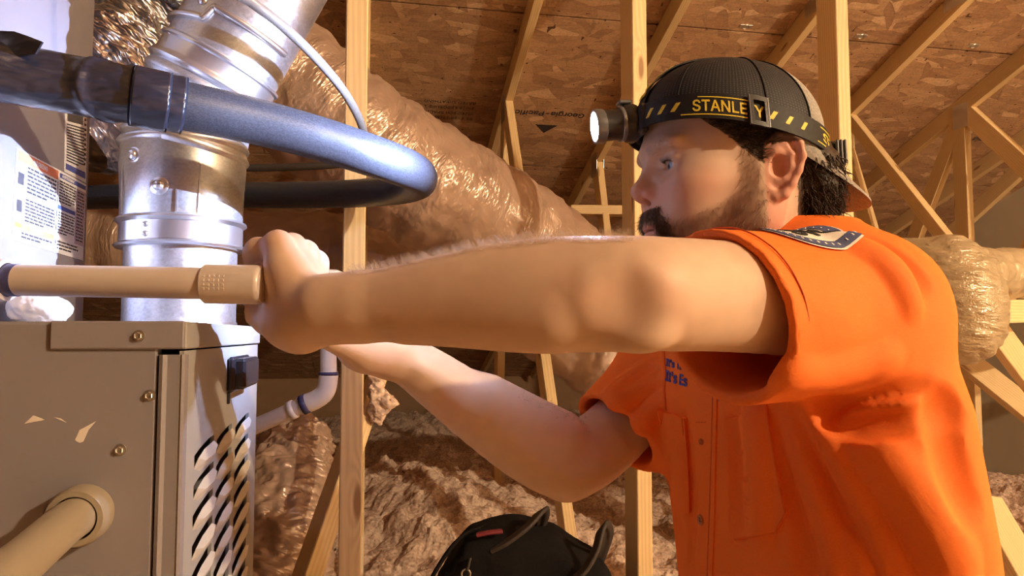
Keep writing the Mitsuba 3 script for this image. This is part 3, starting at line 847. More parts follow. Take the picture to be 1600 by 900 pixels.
big = label_sheet(coil, [(25.5, 230), (134, 288), (129, 407), (18, 374)],
                  [(0.02, 0.02, 0.545, 0.125, 'label_orange'), (0.57, 0.03, 0.99, 0.085, 'label_blue'), (0.56, 0.42, 0.83, 0.47, 'label_blue'), (0.84, 0.12, 0.99, 0.82, 'label_mauve'),
                   (0.02, 0.80, 0.10, 0.85, 'label_yellow'), (0.11, 0.80, 0.52, 0.865, 'label_orange'), (0.03, 0.25, 0.10, 0.38, 'label_ink'), (0.03, 0.55, 0.09, 0.68, 'label_ink'),
                   (0.545, 0.14, 0.55, 0.98, 'label_ink'), (0.02, 0.495, 0.54, 0.498, 'label_ink')],
                  [(0.14, 0.15, 0.52, 0.46, 7, 0.5), (0.13, 0.51, 0.52, 0.78, 7, 0.5), (0.10, 0.89, 0.5, 0.97, 2, 0.5), (0.57, 0.12, 0.82, 0.40, 8, 0.45), (0.57, 0.50, 0.82, 0.78, 8, 0.45), (0.57, 0.85, 0.90, 0.97, 3, 0.45), (0.855, 0.15, 0.97, 0.8, 16, 0.4)])
g_ = quadmap([(25.5, 230), (134, 288), (129, 407), (18, 374)])
for s0, t0, txt, hgt, m_ in ((0.20, 0.095, 'WARNING', 0.0052, 'label_white'), (0.60, 0.075, 'AVERTISSEMENT', 0.0032, 'label_white'), (0.20, 0.85, 'WARNING', 0.0045, 'label_white')):
    o_ = g_(s0, t0); e_ = (g_(s0 + 0.1, t0) - o_); e_ /= np.linalg.norm(e_); n_ = np.array([-e_[1], e_[0]])
    mm, _ = text_on(txt, hgt, lambda x, y, d: B(CU + 0.0009, 0, 0) + np.outer(o_[0] + x * e_[0] + y * n_[0], VA) + np.outer(o_[1] + x * e_[1] + y * n_[1], ZA) + np.outer(d, UA), 0.0003, True)
    part(big, 'heading', mm, m_, False)
label_sheet(coil, [(101, 168), (135.5, 175), (134, 286), (100, 268)], [(0.05, 0.86, 0.95, 0.95, 'label_blue'), (0.1, 0.08, 0.8, 0.2, 'label_ink')], [(0.08, 0.24, 0.85, 0.84, 14, 0.45), (0.86, 0.1, 0.95, 0.8, 10, 0.5)])
# ---------------------------------------------------------------- flue vent pipe
YF = 0.92
flue = thing('flue_vent_pipe', 'galvanized metal flue pipe rising from the furnace and bending to the right', 'vent pipe')
RF = 0.0656
fb0 = P(281, 503, YF); fb0[2] = ftop - 0.001
zc = lambda y: float(P(281, y, YF)[2])


def ring_prof(r0, r1, z0, z1, beads):
    pr = [(r0 + (r1 - r0) * t, z0 + (z1 - z0) * t) for t in np.linspace(0, 1, 12)]
    return pr


X0 = fb0.copy()
h = lambda y: zc(y) - fb0[2]
part(flue, 'lower_pipe', lathe(X0, ZA, [(RF - 0.001, 0), (RF, 0.001), (RF, h(380)), (RF - 0.001, h(372))], 72), 'galvanized', True)
part(flue, 'base_flange', lathe(X0, ZA, [(RF + 0.012, 0.0), (RF + 0.012, 0.0015), (RF + 0.002, 0.002), (RF + 0.001, 0.006), (RF, 0.006)], 72), 'galvanized_band', 30)
rb = RF + 0.006
part(flue, 'clamp_band', lathe(X0, ZA, [(RF, h(392)), (rb + 0.004, h(391)), (rb + 0.006, h(388)), (rb + 0.003, h(385)), (rb, h(384)), (rb, h(356)), (rb + 0.002, h(354)), (rb + 0.005, h(351)), (rb + 0.004, h(348)), (rb, h(346)), (RF + 0.003, h(345))], 72), 'galvanized_band', 40)
# strap of the clamp with its two rivets
tow = -np.array([0.0, 1.0, 0.0])


def cyl_pt(r, ang, z): return X0 + np.array([math.sin(ang) * r, -math.cos(ang) * r, z])


def cyl_patch(r, a0, a1, z0, z1, th=0.0008):
    g = np.linspace(a0, a1, 16)
    v = [cyl_pt(r + t_, a, z) for t_ in (0, th) for a in g for z in (z0, z1)]
    f = []
    for i in range(15):
        b = 2 * i
        f += [(b, b + 2, b + 3), (b, b + 3, b + 1), (b + 32, b + 35, b + 34), (b + 32, b + 33, b + 35), (b, b + 34, b + 2), (b, b + 32, b + 34), (b + 1, b + 3, b + 35), (b + 1, b + 35, b + 33)]
    f += [(0, 1, 33), (0, 33, 32), (30, 63, 31), (30, 62, 63)]
    return trimesh.Trimesh(np.array(v), f, process=False)


part(flue, 'clamp_strap', cyl_patch(rb + 0.0004, -0.20, 0.95, h(383), h(357)), 'galvanized_band', 30)
for y in (363, 377):
    p = cyl_pt(rb + 0.001, -0.15, h(y)); n_ = p - X0; n_[2] = 0; n_ /= np.linalg.norm(n_)
    part(flue, 'rivet', lathe(p, n_, [(0.0036, 0), (0.0033, 0.0015), (0.002, 0.0026), (0, 0.003)], 16), 'zinc', True)
# adjustable elbow: lower gore, ring, upper gore
re = RF + 0.0075
part(flue, 'lower_gore', lathe(X0, ZA, [(RF + 0.004, h(347)), (re - 0.002, h(345)), (re - 0.001, h(300)), (re + 0.001, h(262)), (re, h(240)), (re + 0.003, h(236)), (re + 0.0045, h(232)), (re + 0.003, h(228)), (re - 0.001, h(226))], 72), 'galvanized', True)
for a, y, rr in ((-0.42, 262, 0.006), (0.05, 308, 0.0055)):
    p = cyl_pt(re - 0.002, a, h(y)); n_ = p - X0; n_[2] = 0; n_ /= np.linalg.norm(n_)
    part(flue, 'rivet', lathe(p, n_, [(rr * 2.0, 0.0006), (rr * 1.5, 0.0028), (rr * 1.05, 0.0022), (rr, 0.0055), (rr * 0.7, 0.0072), (0, 0.0078)], 24), 'galvanized_band', True)
for a in (0.66, -0.72, 0.32):
    part(flue, 'seam', cyl_patch(re - 0.0006, a - 0.012, a + 0.012, h(344), h(265) if a != 0.32 else h(312), 0.0012), 'galvanized_band', 30)
# the tilted sections: axis from p_el up to the right
ax = P(418, 0, YF) - P(345, 130, YF); ax /= np.linalg.norm(ax)
pe = P(291, 232, YF)
mid = (ZA + ax) / np.linalg.norm(ZA + ax)
part(flue, 'middle_gore', lathe(pe, mid, [(re - 0.002, -0.008), (re + 0.003, -0.002), (re + 0.0045, 0.002), (re + 0.002, 0.006), (re - 0.002, 0.011), (re - 0.003, 0.030), (re - 0.002, 0.046), (re + 0.003, 0.050), (re + 0.005, 0.054), (re + 0.003, 0.058), (re - 0.001, 0.062)], 72), 'galvanized', True)
p2 = pe + mid * 0.055
part(flue, 'upper_gore', lathe(p2, ax, [(re - 0.003, -0.012), (re - 0.002, 0.012), (re + 0.003, 0.016), (re + 0.0045, 0.020), (re + 0.002, 0.025), (re - 0.001, 0.030)], 72), 'galvanized', True)
part(flue, 'crimp_collar', lathe(p2, ax, [(re - 0.002, 0.026), (re + 0.004, 0.030), (re + 0.006, 0.034), (re + 0.004, 0.038), (re + 0.001, 0.042), (re + 0.001, 0.058), (re + 0.004, 0.060), (re + 0.004, 0.063), (re - 0.001, 0.066)], 72), 'galvanized_band', 40)
RU = re - 0.001
part(flue, 'upper_pipe', lathe(p2, ax, [(RU - 0.002, 0.03), (RU, 0.06), (RU, 0.42), (RU - 0.001, 0.42)], 72), 'galvanized', True)
x_ = np.cross(ax, [0, -1.0, 0]); x_ /= np.linalg.norm(x_); y_ = np.cross(ax, x_)


def draw_band():
    pts = []
    for t in np.linspace(-1.35, 1.1, 40):
        r = RU + 0.0028
        hh = 0.098 + (0.010 if t < 0.05 else -0.006 - 0.012 * (t - 0.05))
        pts.append(p2 + ax * hh + x_ * math.sin(t) * r * -1 + np.array([0, -1.0, 0]) * math.cos(t) * r)
    return tube(spline(pts, 80), 0.0042, 10)


part(flue, 'draw_band', draw_band(), 'galvanized_band', True)
for t, hh in ((0.62, 0.062), (0.30, 0.110)):
    n_ = -x_ * math.sin(t) + np.array([0, -1.0, 0]) * math.cos(t)
    part(flue, 'rivet', lathe(p2 + ax * hh + n_ * (RU), n_, [(0.006, 0), (0.0055, 0.002), (0.003, 0.0035), (0, 0.004)], 16), 'galvanized_band', True)

# ---------------------------------------------------------------- black insulated tubing, conduit
hose = thing('insulated_tubing', 'black foam insulated tubing looping around in front of the flue pipe', 'tubing')
hp = [(-60, 98, 0.652), (0, 111, 0.67), (110, 132, 0.70), (210, 150, 0.72), (300, 168, 0.745), (400, 190, 0.78), (500, 217, 0.815), (580, 243, 0.85), (632, 262, 0.90), (655, 276, 0.98), (650, 288, 1.08), (615, 297, 1.17), (540, 303, 1.25), (430, 305, 1.31), (300, 305, 1.36), (150, 308, 1.42), (0, 314, 1.48), (-120, 320, 1.52)]
hq = spline(np.array([P(x, y, Y) for x, y, Y in hp]), 260)
part(hose, 'foam_sleeve', tube(hq, np.linspace(0.0252, 0.0232, len(hq)), 40), 'foam_rubber', True)


def tape_disp(seed, amp):
    def fn(v, s, ang):
        w = np.abs(meshkit.fbm(v * 26, 3, seed) - 0.5)
        rdg = np.exp(-((s - 0.115 + 0.02 * np.sin(ang)) / 0.006) ** 2) + np.exp(-((s - 0.20 - 0.02 * np.sin(ang)) / 0.005) ** 2) + np.exp(-((s - 0.235 - 0.015 * np.cos(ang)) / 0.007) ** 2)
        return amp * w * 2 + 0.0030 * rdg
    return fn


seg = hq[:90]
d_ = np.linalg.norm(seg - P(292, 168, 0.745), axis=1); e_ = int(d_.argmin())
part(hose, 'tape_wrap', tube(hq[:e_], 0.0278, 64, True, tape_disp(4, 0.003)), 'black_tape', True, label='glossy black tape wrapped over the foam')
d_ = np.linalg.norm(seg - P(205, 150, 0.72), axis=1); e2 = int(d_.argmin())
part(hose, 'tape_wrap', tube(hq[e2:e_ - 4], 0.0298, 64, True, tape_disp(9, 0.002)), 'black_tape', True)
# loose tape flap at the left end
fl = []
o = P(0, 76, 0.60)
poly = sg.Polygon([lambda_ for lambda_ in [(0, 0), (0, 0.0)]] + [(0, 0.03)]) if False else None
xs = [(-60, 48), (0, 48), (22, 49), (40, 55), (66, 65), (55, 84), (30, 88), (-60, 84)]
vs = [P(x, y, 0.655 + 0.002 * math.sin(i * 2.1)) for i, (x, y) in enumerate(xs)]
vb = [q_ + np.array([0.0, 0.0022, 0.0]) for q_ in vs]
vb2 = trimesh.convex.convex_hull(np.array(vs + vb))
part(hose, 'tape_flap', vb2, 'black_tape', 40)
con = solo('flexible_conduit', 'thin pale conduit curving down in front of the flue and the left upright', 'conduit',
           tube(spline([P(150, -800, 0.80), P(190, -420, 0.76), P(262, -160, 0.73), P(330, -40, 0.72), P(395, 5, 0.74), P(450, 48, 0.78), P(505, 103, 0.84), P(545, 155, 0.92), P(568, 205, 1.0), P(577, 262, 1.08)], 110), 0.0056, 16), 'conduit', True)
solo('thin_cable', 'thin dark cable running level behind the black tubing', 'cable', tube(spline([P(330, 262, 1.6), P(420, 262, 1.6), P(500, 259, 1.6), P(560, 254, 1.62), P(640, 246, 1.7)], 40), 0.0085, 12), 'bag_strap', True)

# ---------------------------------------------------------------- PVC
pv0, pv1 = P(-60, 436, 0.62), P(330, 443, 0.62)
R34 = 0.01335
pvc = thing('pvc_pipe', 'beige plastic pipe held level above the furnace by the left hand', 'pipe')
dpx = (pv1 - pv0) / np.linalg.norm(pv1 - pv0)
part(pvc, 'pipe', tube(np.linspace(pv0, pv1 + dpx * 0.01, 8), R34, 48), 'pvc', True)
cp0, cp1 = P(320, 443.5, 0.62), P(411, 446, 0.62)
Lc = np.linalg.norm(cp1 - cp0)
part(pvc, 'coupling', lathe(cp0, dpx, [(R34, 0.0), (0.0158, 0.0002), (0.0166, 0.0012), (0.0166, Lc - 0.004), (0.0160, Lc - 0.0015), (0.0145, Lc), (0, Lc)], 56), 'pvc', 40)
mm = []
for r_ in range(4):
    for c_ in range(5):
        a = -0.35 + 0.22 * r_
        o_ = cp0 + dpx * (0.004 + 0.0040 * c_)
        n_ = np.array([0, -math.cos(a), -math.sin(a)])
        b_ = np.cross(n_, dpx)
        mm.append(frame_box(o_ + n_ * 0.0164 - b_ * 0.0011, dpx * 0.0024, b_ * 0.0022, n_ * 0.0006, 0.0002))
part(pvc, 'raised_marking', cat(mm), 'pvc', False)
q0 = P(11, 437.5, 0.62); q1_ = P(29, 438, 0.62)
part(pvc, 'primer_ring', lathe(q0, dpx, [(R34, 0), (R34 + 0.0004, 0.0003), (R34 + 0.0004, np.linalg.norm(q1_ - q0)), (R34, np.linalg.norm(q1_ - q0) + 0.0003)], 48), 'primer', True, label='dark blue primer ring')
q0 = P(-60, 436, 0.62); q1_ = P(13, 437.5, 0.62); Lq = np.linalg.norm(q1_ - q0)
part(pvc, 'end_fitting', lathe(q0, dpx, [(R34, 0), (0.0168, 0.0), (0.0168, Lq - 0.006), (0.0178, Lq - 0.005), (0.0178, Lq - 0.0005), (R34 + 0.001, Lq)], 48), 'pvc', 40)

wad = Field(P(62, 480, 0.74) - [0.06, 0.045, 0.04], P(62, 480, 0.74) + [0.06, 0.045, 0.05], 0.0022)
wc = P(62, 484, 0.74); wc[2] = ftop + 0.0135
wad.ell(wc, (0.029, 0.024, 0.0165))
wad.ell(wc + [-0.008, 0, 0.007], (0.017, 0.02, 0.012), 0.01)
wm = wad.mesh(3); v = np.asarray(wm.vertices)
wv = v + wm.vertex_normals * (0.011 * (np.abs(meshkit.fbm(v * 75, 3, 4) - 0.5) - 0.05))[:, None]
wv[:, 2] = np.maximum(wv[:, 2], ftop + 0.0002)
solo('putty_lump', 'crumpled off white sealing lump lying on the furnace top under the pipe', 'putty', trimesh.Trimesh(wv, wm.faces, process=False), 'putty', 25)

trap = thing('drain_trap', 'white plastic drain fitting behind the wrists in front of the left upright', 'drain pipe')
YT = 1.17
R_ = 0.0128
e0, e1 = P(512, 615, YT), P(490, 632, YT)
path = spline([P(514, 440, YT), P(513, 500, YT), P(513, 560, YT), P(513, 590, YT), P(508, 612, YT), P(494, 624, YT), P(470, 634, YT)], 60)
part(trap, 'riser', tube(path[:28], R_, 32), 'pvc_white', True)
part(trap, 'elbow', tube(path[26:], R_ + 0.0022, 32), 'pvc_white', True)
part(trap, 'primer_ring', tube(path[26:29], R_ + 0.0026, 32), 'primer', True, label='blue primer ring')
part(trap, 'cap', lathe(P(517, 452, YT), ZA, [(0, 0), (0.0185, 0.0), (0.0195, 0.003), (0.0195, 0.022), (0.0175, 0.028), (0.010, 0.031), (0, 0.032)], 40), 'pvc_white', 40, label='white cap')
part(trap, 'drain_line', tube(np.array([P(470, 634, YT), P(440, 648, YT), P(390, 670, YT), P(330, 697, YT)]), 0.0125, 28), 'pvc', True)
part(trap, 'primer_ring', tube(np.array([P(481, 629.5, YT), P(472, 633.5, YT)]), R_ + 0.0030, 28), 'primer', True)
part(trap, 'coupling', tube(np.array([P(461, 638.5, YT), P(452, 642.5, YT)]), 0.0150, 28), 'pvc_white', True)

# ---------------------------------------------------------------- tool bag
plank = solo('walkway_board', 'plywood board lying on the insulation under the black bag', 'board', bbox(0.05, 0.80, 1.60, 2.12, 0.50, 0.518, 0.003), 'plywood')
for k_, u_ in enumerate((0.12, 0.70)):
    part(plank, 'bearer', bbox(u_, u_ + 0.038, 1.62, 2.10, 0.0, 0.50), 'pine', False)
YB = 1.85
bag = thing('tool_bag', 'black cloth tool bag with two stiff carry handles standing below the right elbow', 'bag')
bf = Field([-0.33, 1.60, 0.50], [0.40, 2.08, 1.06], 0.008)
b0 = P(815, 860, YB)
zbase = 0.5185
L0, R0 = P(690, 860, YB), P(945, 900, YB)


def bag_fn(x, y, z):
    # a slumped trapezoid with a rounded ridge
    xc = 0.5 * (L0[0] + R0[0]); hw = 0.5 * (R0[0] - L0[0]) + 0.02
    s = (x - xc) / hw
    top = 0.900 + 0.035 * np.cos(np.clip((s + 0.1) * 2.2, -1.5, 1.5)) - 0.10 * np.clip(s - 0.35, 0, 1) - 0.22 * np.clip(-s - 0.62, 0, 1)
    qx = np.abs(x - xc) - (hw - 0.05); qy = np.abs(y - YB) - (0.085 + 0.04 * (top - z)); qz = np.maximum(z - top + 0.04, zbase + 0.04 - z)
    a = np.sqrt(np.maximum(qx, 0) ** 2 + np.maximum(qy, 0) ** 2 + np.maximum(qz, 0) ** 2) + np.minimum(np.maximum(np.maximum(qx, qy), qz), 0)
    return a - 0.04


bf.op([-0.3, 1.62, 0.50], [0.38, 2.06, 1.0], bag_fn)
bm = bf.mesh(4); v = np.asarray(bm.vertices)
v = v + bm.vertex_normals * (0.02 * (meshkit.fbm(v * 12, 3, 2) - 0.5))[:, None]
v[:, 2] = np.maximum(v[:, 2], zbase)
part(bag, 'body', trimesh.Trimesh(v, bm.faces, process=False), 'bag_cloth', True)


def strap(pts, w=0.034, th=0.005, n=50):
    q = spline(np.array(pts), n)
    t, a, b = frames(q, up=[0, -1, 0])
    sec = [(-w / 2, -th), (w / 2, -th), (w / 2 + 0.002, 0), (w / 2, th), (0.002, th * 1.3), (-0.002, th * 0.2), (-w / 2, th), (-w / 2 - 0.002, 0)]
    v = np.concatenate([q[:, None] + a[:, None] * s[0] + b[:, None] * s[1] for s in sec], 1)
    v = v.reshape(n, 8, 3).reshape(-1, 3)
    i, j = np.meshgrid(np.arange(n - 1), np.arange(8), indexing='ij')
    f = np.stack([i * 8 + j, i * 8 + (j + 1) % 8, (i + 1) * 8 + (j + 1) % 8, (i + 1) * 8 + j], -1).reshape(-1, 4)
    return trimesh.Trimesh(v, np.vstack([f[:, [0, 1, 2]], f[:, [0, 2, 3]]]), process=False)


part(bag, 'carry_handle', strap([P(770, 858, 1.74), P(795, 845, 1.73), P(825, 822, 1.735), P(842, 803, 1.76), P(848, 800, 1.80), P(846, 815, 1.86), P(830, 850, 1.93)]), 'bag_strap', True)
part(bag, 'carry_handle', strap([P(885, 915, 1.70), P(912, 892, 1.70), P(930, 862, 1.71), P(939, 830, 1.73), P(945, 823, 1.765), P(948, 840, 1.80), P(935, 880, 1.86)]), 'bag_strap', True)
part(bag, 'shoulder_strap', strap([P(660, 935, 1.72), P(676, 900, 1.73), P(700, 862, 1.74), P(722, 838, 1.77), P(745, 828, 1.80)], 0.03, 0.004), 'bag_cloth', True)
part(bag, 'trim', strap([P(745, 836, 1.735), P(765, 832, 1.735), P(785, 830, 1.74)], 0.014, 0.004, 16), 'bag_trim', True, label='dark red lining showing at the zipper')
part(bag, 'buckle', lathe(P(728, 897, 1.705), [0.2, -1, 0.1], [(0.010, -0.002), (0.013, 0), (0.010, 0.002), (0.0075, 0), (0.010, -0.002)], 20), 'zinc', True)
part(bag, 'buckle_strap', strap([P(735, 872, 1.715), P(730, 892, 1.705)], 0.018, 0.003, 8), 'bag_strap', True)
# ---------------------------------------------------------------- the man at work
def rot_frame(psi, pitch):
    f = np.array([-math.cos(psi) * math.cos(pitch), -math.sin(psi) * math.cos(pitch), -math.sin(pitch)])
    l = np.cross(ZA, f); l /= np.linalg.norm(l)
    return f, l, np.cross(f, l)


HO = np.array([0.236, 0.80, 1.579])
HF, HL, HU = rot_frame(math.radians(8), math.radians(2))
HM = np.stack([HF, HL, HU])                       # local (forward, left, up) -> world: v @ HM + HO


def HW(v): return np.asarray(v, float) @ HM + HO


man = thing('person', 'man in an orange work shirt and backward cap reaching left to hold a pipe', 'person')
mat('skin', 'vc', 0.50, spec=0.33)
mat('eye_white', (0.72, 0.68, 0.66), 0.12, spec=0.6, clearcoat=1.0)
mat('iris', (0.16, 0.20, 0.24), 0.1, spec=0.6, clearcoat=1.0)
mat('pupil', (0.01, 0.01, 0.01), 0.1, clearcoat=1.0)
mat('hair', (0.030, 0.018, 0.012), 0.5, spec=0.3)
mat('beard', (0.20, 0.105, 0.058), 0.45, spec=0.5)
mat('beard_dark', (0.075, 0.043, 0.028), 0.45, spec=0.5)
mat('arm_hair', (0.50, 0.38, 0.27), 0.5)


def shirt_col(p, n, uv):
    return mix((0.76, 0.165, 0.026), (0.82, 0.195, 0.034), noise(p.x * 900, p.y * 900, p.z * 900)) * (0.95 + 0.1 * fbm(p.x * 20, p.y * 20, p.z * 20))


mat('shirt', shirt_col, 0.72, spec=0.25, bump=lambda p, n, uv: fbm(p.x * 26, p.y * 26, p.z * 14, 3) + 0.06 * noise(p.x * 600, p.y * 600, p.z * 600), bscale=0.0035, eps=8e-4, sheen=0.25)
mat('shirt_seam', (0.70, 0.135, 0.02), 0.75, spec=0.2)
mat('stitch', (0.55, 0.10, 0.02), 0.7)
mat('button', (0.42, 0.13, 0.05), 0.3, spec=0.6)
mat('snap', (0.7, 0.55, 0.4), 0.2, metallic=0.9)
mat('thread_blue', (0.035, 0.06, 0.42), 0.55)
mat('thread_white', (0.80, 0.76, 0.70), 0.6)
mat('thread_navy', (0.06, 0.08, 0.19), 0.6)
mat('trousers', (0.03, 0.035, 0.05), 0.85)
mat('boots', (0.05, 0.03, 0.02), 0.6)
mat('cap_mesh', lambda p, n, uv: mix((0.012, 0.013, 0.018), (0.055, 0.055, 0.06), smoothstep(0.35, 0.8, (0.5 + 0.5 * dr.sin(uv.x * 1700)) * (0.6 + 0.4 * dr.sin(uv.y * 2400)))), 0.65, spec=0.3)
mat('cap_black', (0.014, 0.014, 0.018), 0.75, spec=0.2)
mat('cap_grey', lambda p, n, uv: mix((0.20, 0.19, 0.175), (0.36, 0.345, 0.32), noise(p.x * 500, p.y * 500, p.z * 500)), 0.85, spec=0.15)
mat('strap_black', (0.011, 0.011, 0.013), 0.6, spec=0.3)
mat('strap_yellow', (0.66, 0.52, 0.05), 0.55)
mat('lamp_black', (0.010, 0.011, 0.014), 0.4, spec=0.55)
mat('lamp_grey', (0.16, 0.17, 0.19), 0.3, metallic=0.5)
mat('reflector', (0.85, 0.86, 0.88), 0.1, metallic=1.0)

# ---- head
hd = Field([-0.135, -0.098, -0.175], [0.125, 0.108, 0.125], 0.0019)
hd.ell((-0.005, 0, 0.035), (0.094, 0.074, 0.080))
hd.ell((0.035, 0, -0.022), (0.052, 0.061, 0.075), 0.03)
hd.ell((-0.02, 0, -0.03), (0.06, 0.062, 0.05), 0.03)
for s in (-1, 1):
    hd.cone((-0.004, s * 0.047, -0.062), (0.070, s * 0.012, -0.098), 0.020, 0.0165, 0.028)
    hd.cone((-0.010, s * 0.053, -0.02), (-0.004, s * 0.047, -0.062), 0.017, 0.019, 0.028)
    hd.ell((0.050, s * 0.046, -0.020), (0.027, 0.018, 0.017), 0.024)
    hd.ell((0.058, s * 0.034, -0.045), (0.022, 0.020, 0.026), 0.026)
hd.ell((0.075, 0, -0.100), (0.016, 0.020, 0.015), 0.018)
hd.ell((0.068, 0, -0.056), (0.0265, 0.030, 0.026), 0.02)
for s in (-1, 1):
    hd.ell((0.0765, s * 0.027, 0.021), (0.0135, 0.027, 0.0095), 0.014)
hd.ell((0.0835, 0, 0.020), (0.010, 0.016, 0.012), 0.012)
hd.cone((0.0815, 0, 0.010), (0.0990, 0, -0.0195), 0.0070, 0.0080, 0.010)
hd.ell((0.1000, 0, -0.0220), (0.0096, 0.0092, 0.0088), 0.006)
for s in (-1, 1):
    hd.ell((0.0878, s * 0.0126, -0.0260), (0.0115, 0.0062, 0.0082), 0.007)
hd.cone((0.099, 0, -0.028), (0.086, 0, -0.039), 0.0048, 0.0045, 0.006)
for s in (-1, 1):
    hd.ell((0.0925, s * 0.0076, -0.0340), (0.0062, 0.0034, 0.0042), 0.002, 'cut')
hd.ell((0.0865, 0, -0.0580), (0.0078, 0.0235, 0.0056), 0.006)
hd.ell((0.0850, 0, -0.0705), (0.0078, 0.0200, 0.0060), 0.006)
hd.ell((0.0950, 0, -0.0642), (0.0120, 0.0250, 0.0011), 0.0025, 'cut')
EYE_C = np.array([0.0660, 0.0310, 0.0])
for s in (-1, 1):
    c = EYE_C * [1, s, 1]
    hd.ell((0.0930, s * 0.0315, 0.001), (0.0190, 0.0185, 0.0120), 0.012, 'cut')
    hd.ell(c, (0.0142, 0.0142, 0.0142), 0.006)
    hd.cone(c + [0.0115, -s * 0.013, 0.0065], c + [0.0095, s * 0.0135, 0.0050], 0.0030, 0.0034, 0.005)
    hd.ell(c + [0.0125, 0.0005 * s, -0.0002], (0.0085, 0.0118, 0.0043), 0.0015, 'cut')
# ears
def ear_pt(x, z, s, o=0.0):
    return np.array([x, s * (0.0675 + 0.42 * max(0, -0.008 - x) + o), z])


for s in (-1, 1):
    hd.cone(ear_pt(-0.020, 0.002, s, -0.003), ear_pt(-0.022, -0.020, s, -0.003), 0.0125, 0.010, 0.006)
    rim = [(-0.013, -0.006, 0.0022), (-0.0085, 0.004, 0.0026), (-0.011, 0.014, 0.0034), (-0.020, 0.0205, 0.0038), (-0.031, 0.0195, 0.0038), (-0.0395, 0.010, 0.0036), (-0.0415, -0.003, 0.0034), (-0.0375, -0.017, 0.0033),
           (-0.031, -0.030, 0.0040), (-0.0235, -0.040, 0.0050), (-0.0155, -0.0425, 0.0046), (-0.0105, -0.035, 0.0036)]
    hd.chain([ear_pt(a, b, s, 0.004) for a, b, r in rim], [r for *_, r in rim], 0.003)
    hd.ell(ear_pt(-0.0255, -0.006, s, 0.0015), (0.0145, 0.0032, 0.0255), 0.004, R=np.array([[0.92, -s * 0.386, 0], [s * 0.386, 0.92, 0], [0, 0, 1.0]]))
    anti = [(-0.0185, 0.0125, 0.0022), (-0.0265, 0.009, 0.0028), (-0.0315, -0.001, 0.0030), (-0.0305, -0.013, 0.0030), (-0.0245, -0.0245, 0.0028), (-0.0185, -0.0275, 0.0028)]
    hd.chain([ear_pt(a, b, s, 0.0035) for a, b, r in anti], [r for *_, r in anti], 0.003)
    hd.ell(ear_pt(-0.0195, -0.0115, s, 0.0050), (0.0078, 0.0068, 0.0115), 0.004, 'cut')
    hd.ell(ear_pt(-0.0085, -0.0135, s, 0.0025), (0.0042, 0.0038, 0.0068), 0.004)
NK0, NK1 = np.array([-0.030, 0, -0.045]), np.array([-0.060, 0, -0.165])
hd.cone(NK0, NK1, 0.053, 0.060, 0.03)
hd.cone((-0.045, 0.045, -0.03), (0.0, 0.02, -0.15), 0.012, 0.012, 0.02)
hd.cone((0.030, 0, -0.10), (-0.01, 0, -0.15), 0.030, 0.030, 0.03)
hm = hd.mesh(3)
hl = np.asarray(hm.vertices).copy()
hnorm = np.array(hm.vertex_normals)


def sstep(a, b, x):
    t = np.clip((x - a) / (b - a), 0, 1)
    return t * t * (3 - 2 * t)


SKIN = np.array([0.57, 0.405, 0.30])


def mixc(c, c2, w): return c * (1 - w[:, None]) + np.array(c2) * w[:, None]


def beard_mask(v):
    x, y, z = v[:, 0], np.abs(v[:, 1]), v[:, 2]
    line = -0.030 - 0.020 * sstep(0.0, 0.05, x) - 0.010 * sstep(0.045, 0.07, x)            # upper edge, dropping towards the mouth
    w = sstep(0.006, -0.010, z - line) * sstep(-0.010, 0.002, x) * sstep(-0.125, -0.112, z)
    side = sstep(-0.004, 0.004, x) * sstep(0.022, 0.012, x) * sstep(-0.04, -0.03, z) * sstep(0.012, 0.0, z) * (y > 0.045)
    lips = np.exp(-((z + 0.064) / 0.0095) ** 4) * (y < 0.022) * (x > 0.074)
    return np.clip(np.maximum(w, side * 0.8) - lips, 0, 1)


def stache_mask(v):
    x, y, z = v[:, 0], np.abs(v[:, 1]), v[:, 2]
    top = sstep(0.0315, 0.026, y) * sstep(-0.0405, -0.0445, z) * sstep(-0.0600, -0.0555, z) * (x > 0.055)
    down = np.exp(-((y - 0.0275) / 0.006) ** 2) * sstep(-0.050, -0.056, z) * sstep(-0.105, -0.095, z) * (x > 0.05)
    return np.clip(top + down, 0, 1)


def hair_mask(v):
    x, y, z = v[:, 0], np.abs(v[:, 1]), v[:, 2]
    front = 0.045 - 1.15 * np.clip(0.035 - z, -0.02, 0.06)                                  # hairline in front of the ear
    return ((z > -0.012) & (x < front) & (x > -0.05) & ((z > 0.012) | (x > -0.006))) | ((x < -0.046) & (z > -0.062))


nz = meshkit.fbm(hl * 90, 3, 5)
col = np.tile(SKIN, (len(hl), 1)) * (0.93 + 0.14 * nz)[:, None]
x, y, z = hl.T
red = np.exp(-(((x - 0.055) / 0.03) ** 2 + ((z + 0.025) / 0.02) ** 2)) * 0.45 + np.exp(-(((x - 0.10) / 0.014) ** 2 + ((z + 0.03) / 0.014) ** 2)) * 0.7
red += ((x < -0.006) & (np.abs(y) > 0.069) & (z < 0.03)) * 0.75
col = mixc(col, (0.60, 0.27, 0.20), np.clip(red, 0, 0.8))
col = mixc(col, (0.46, 0.20, 0.17), np.exp(-((z + 0.0645) / 0.0072) ** 4) * (np.abs(y) < 0.0215) * (x > 0.080) * 0.8)
col = mixc(col, (0.20, 0.11, 0.07), beard_mask(hl) * (0.42 + 0.5 * nz))
col = mixc(col, (0.08, 0.045, 0.03), stache_mask(hl) * 0.75)
col = mixc(col, (0.05, 0.03, 0.022), hair_mask(hl) * 0.9)
brow = np.exp(-((z - 0.0185 + 0.12 * np.clip(np.abs(y) - 0.036, 0, 1)) / 0.0040) ** 2) * sstep(0.010, 0.015, np.abs(y)) * sstep(0.054, 0.046, np.abs(y)) * (x > 0.045)
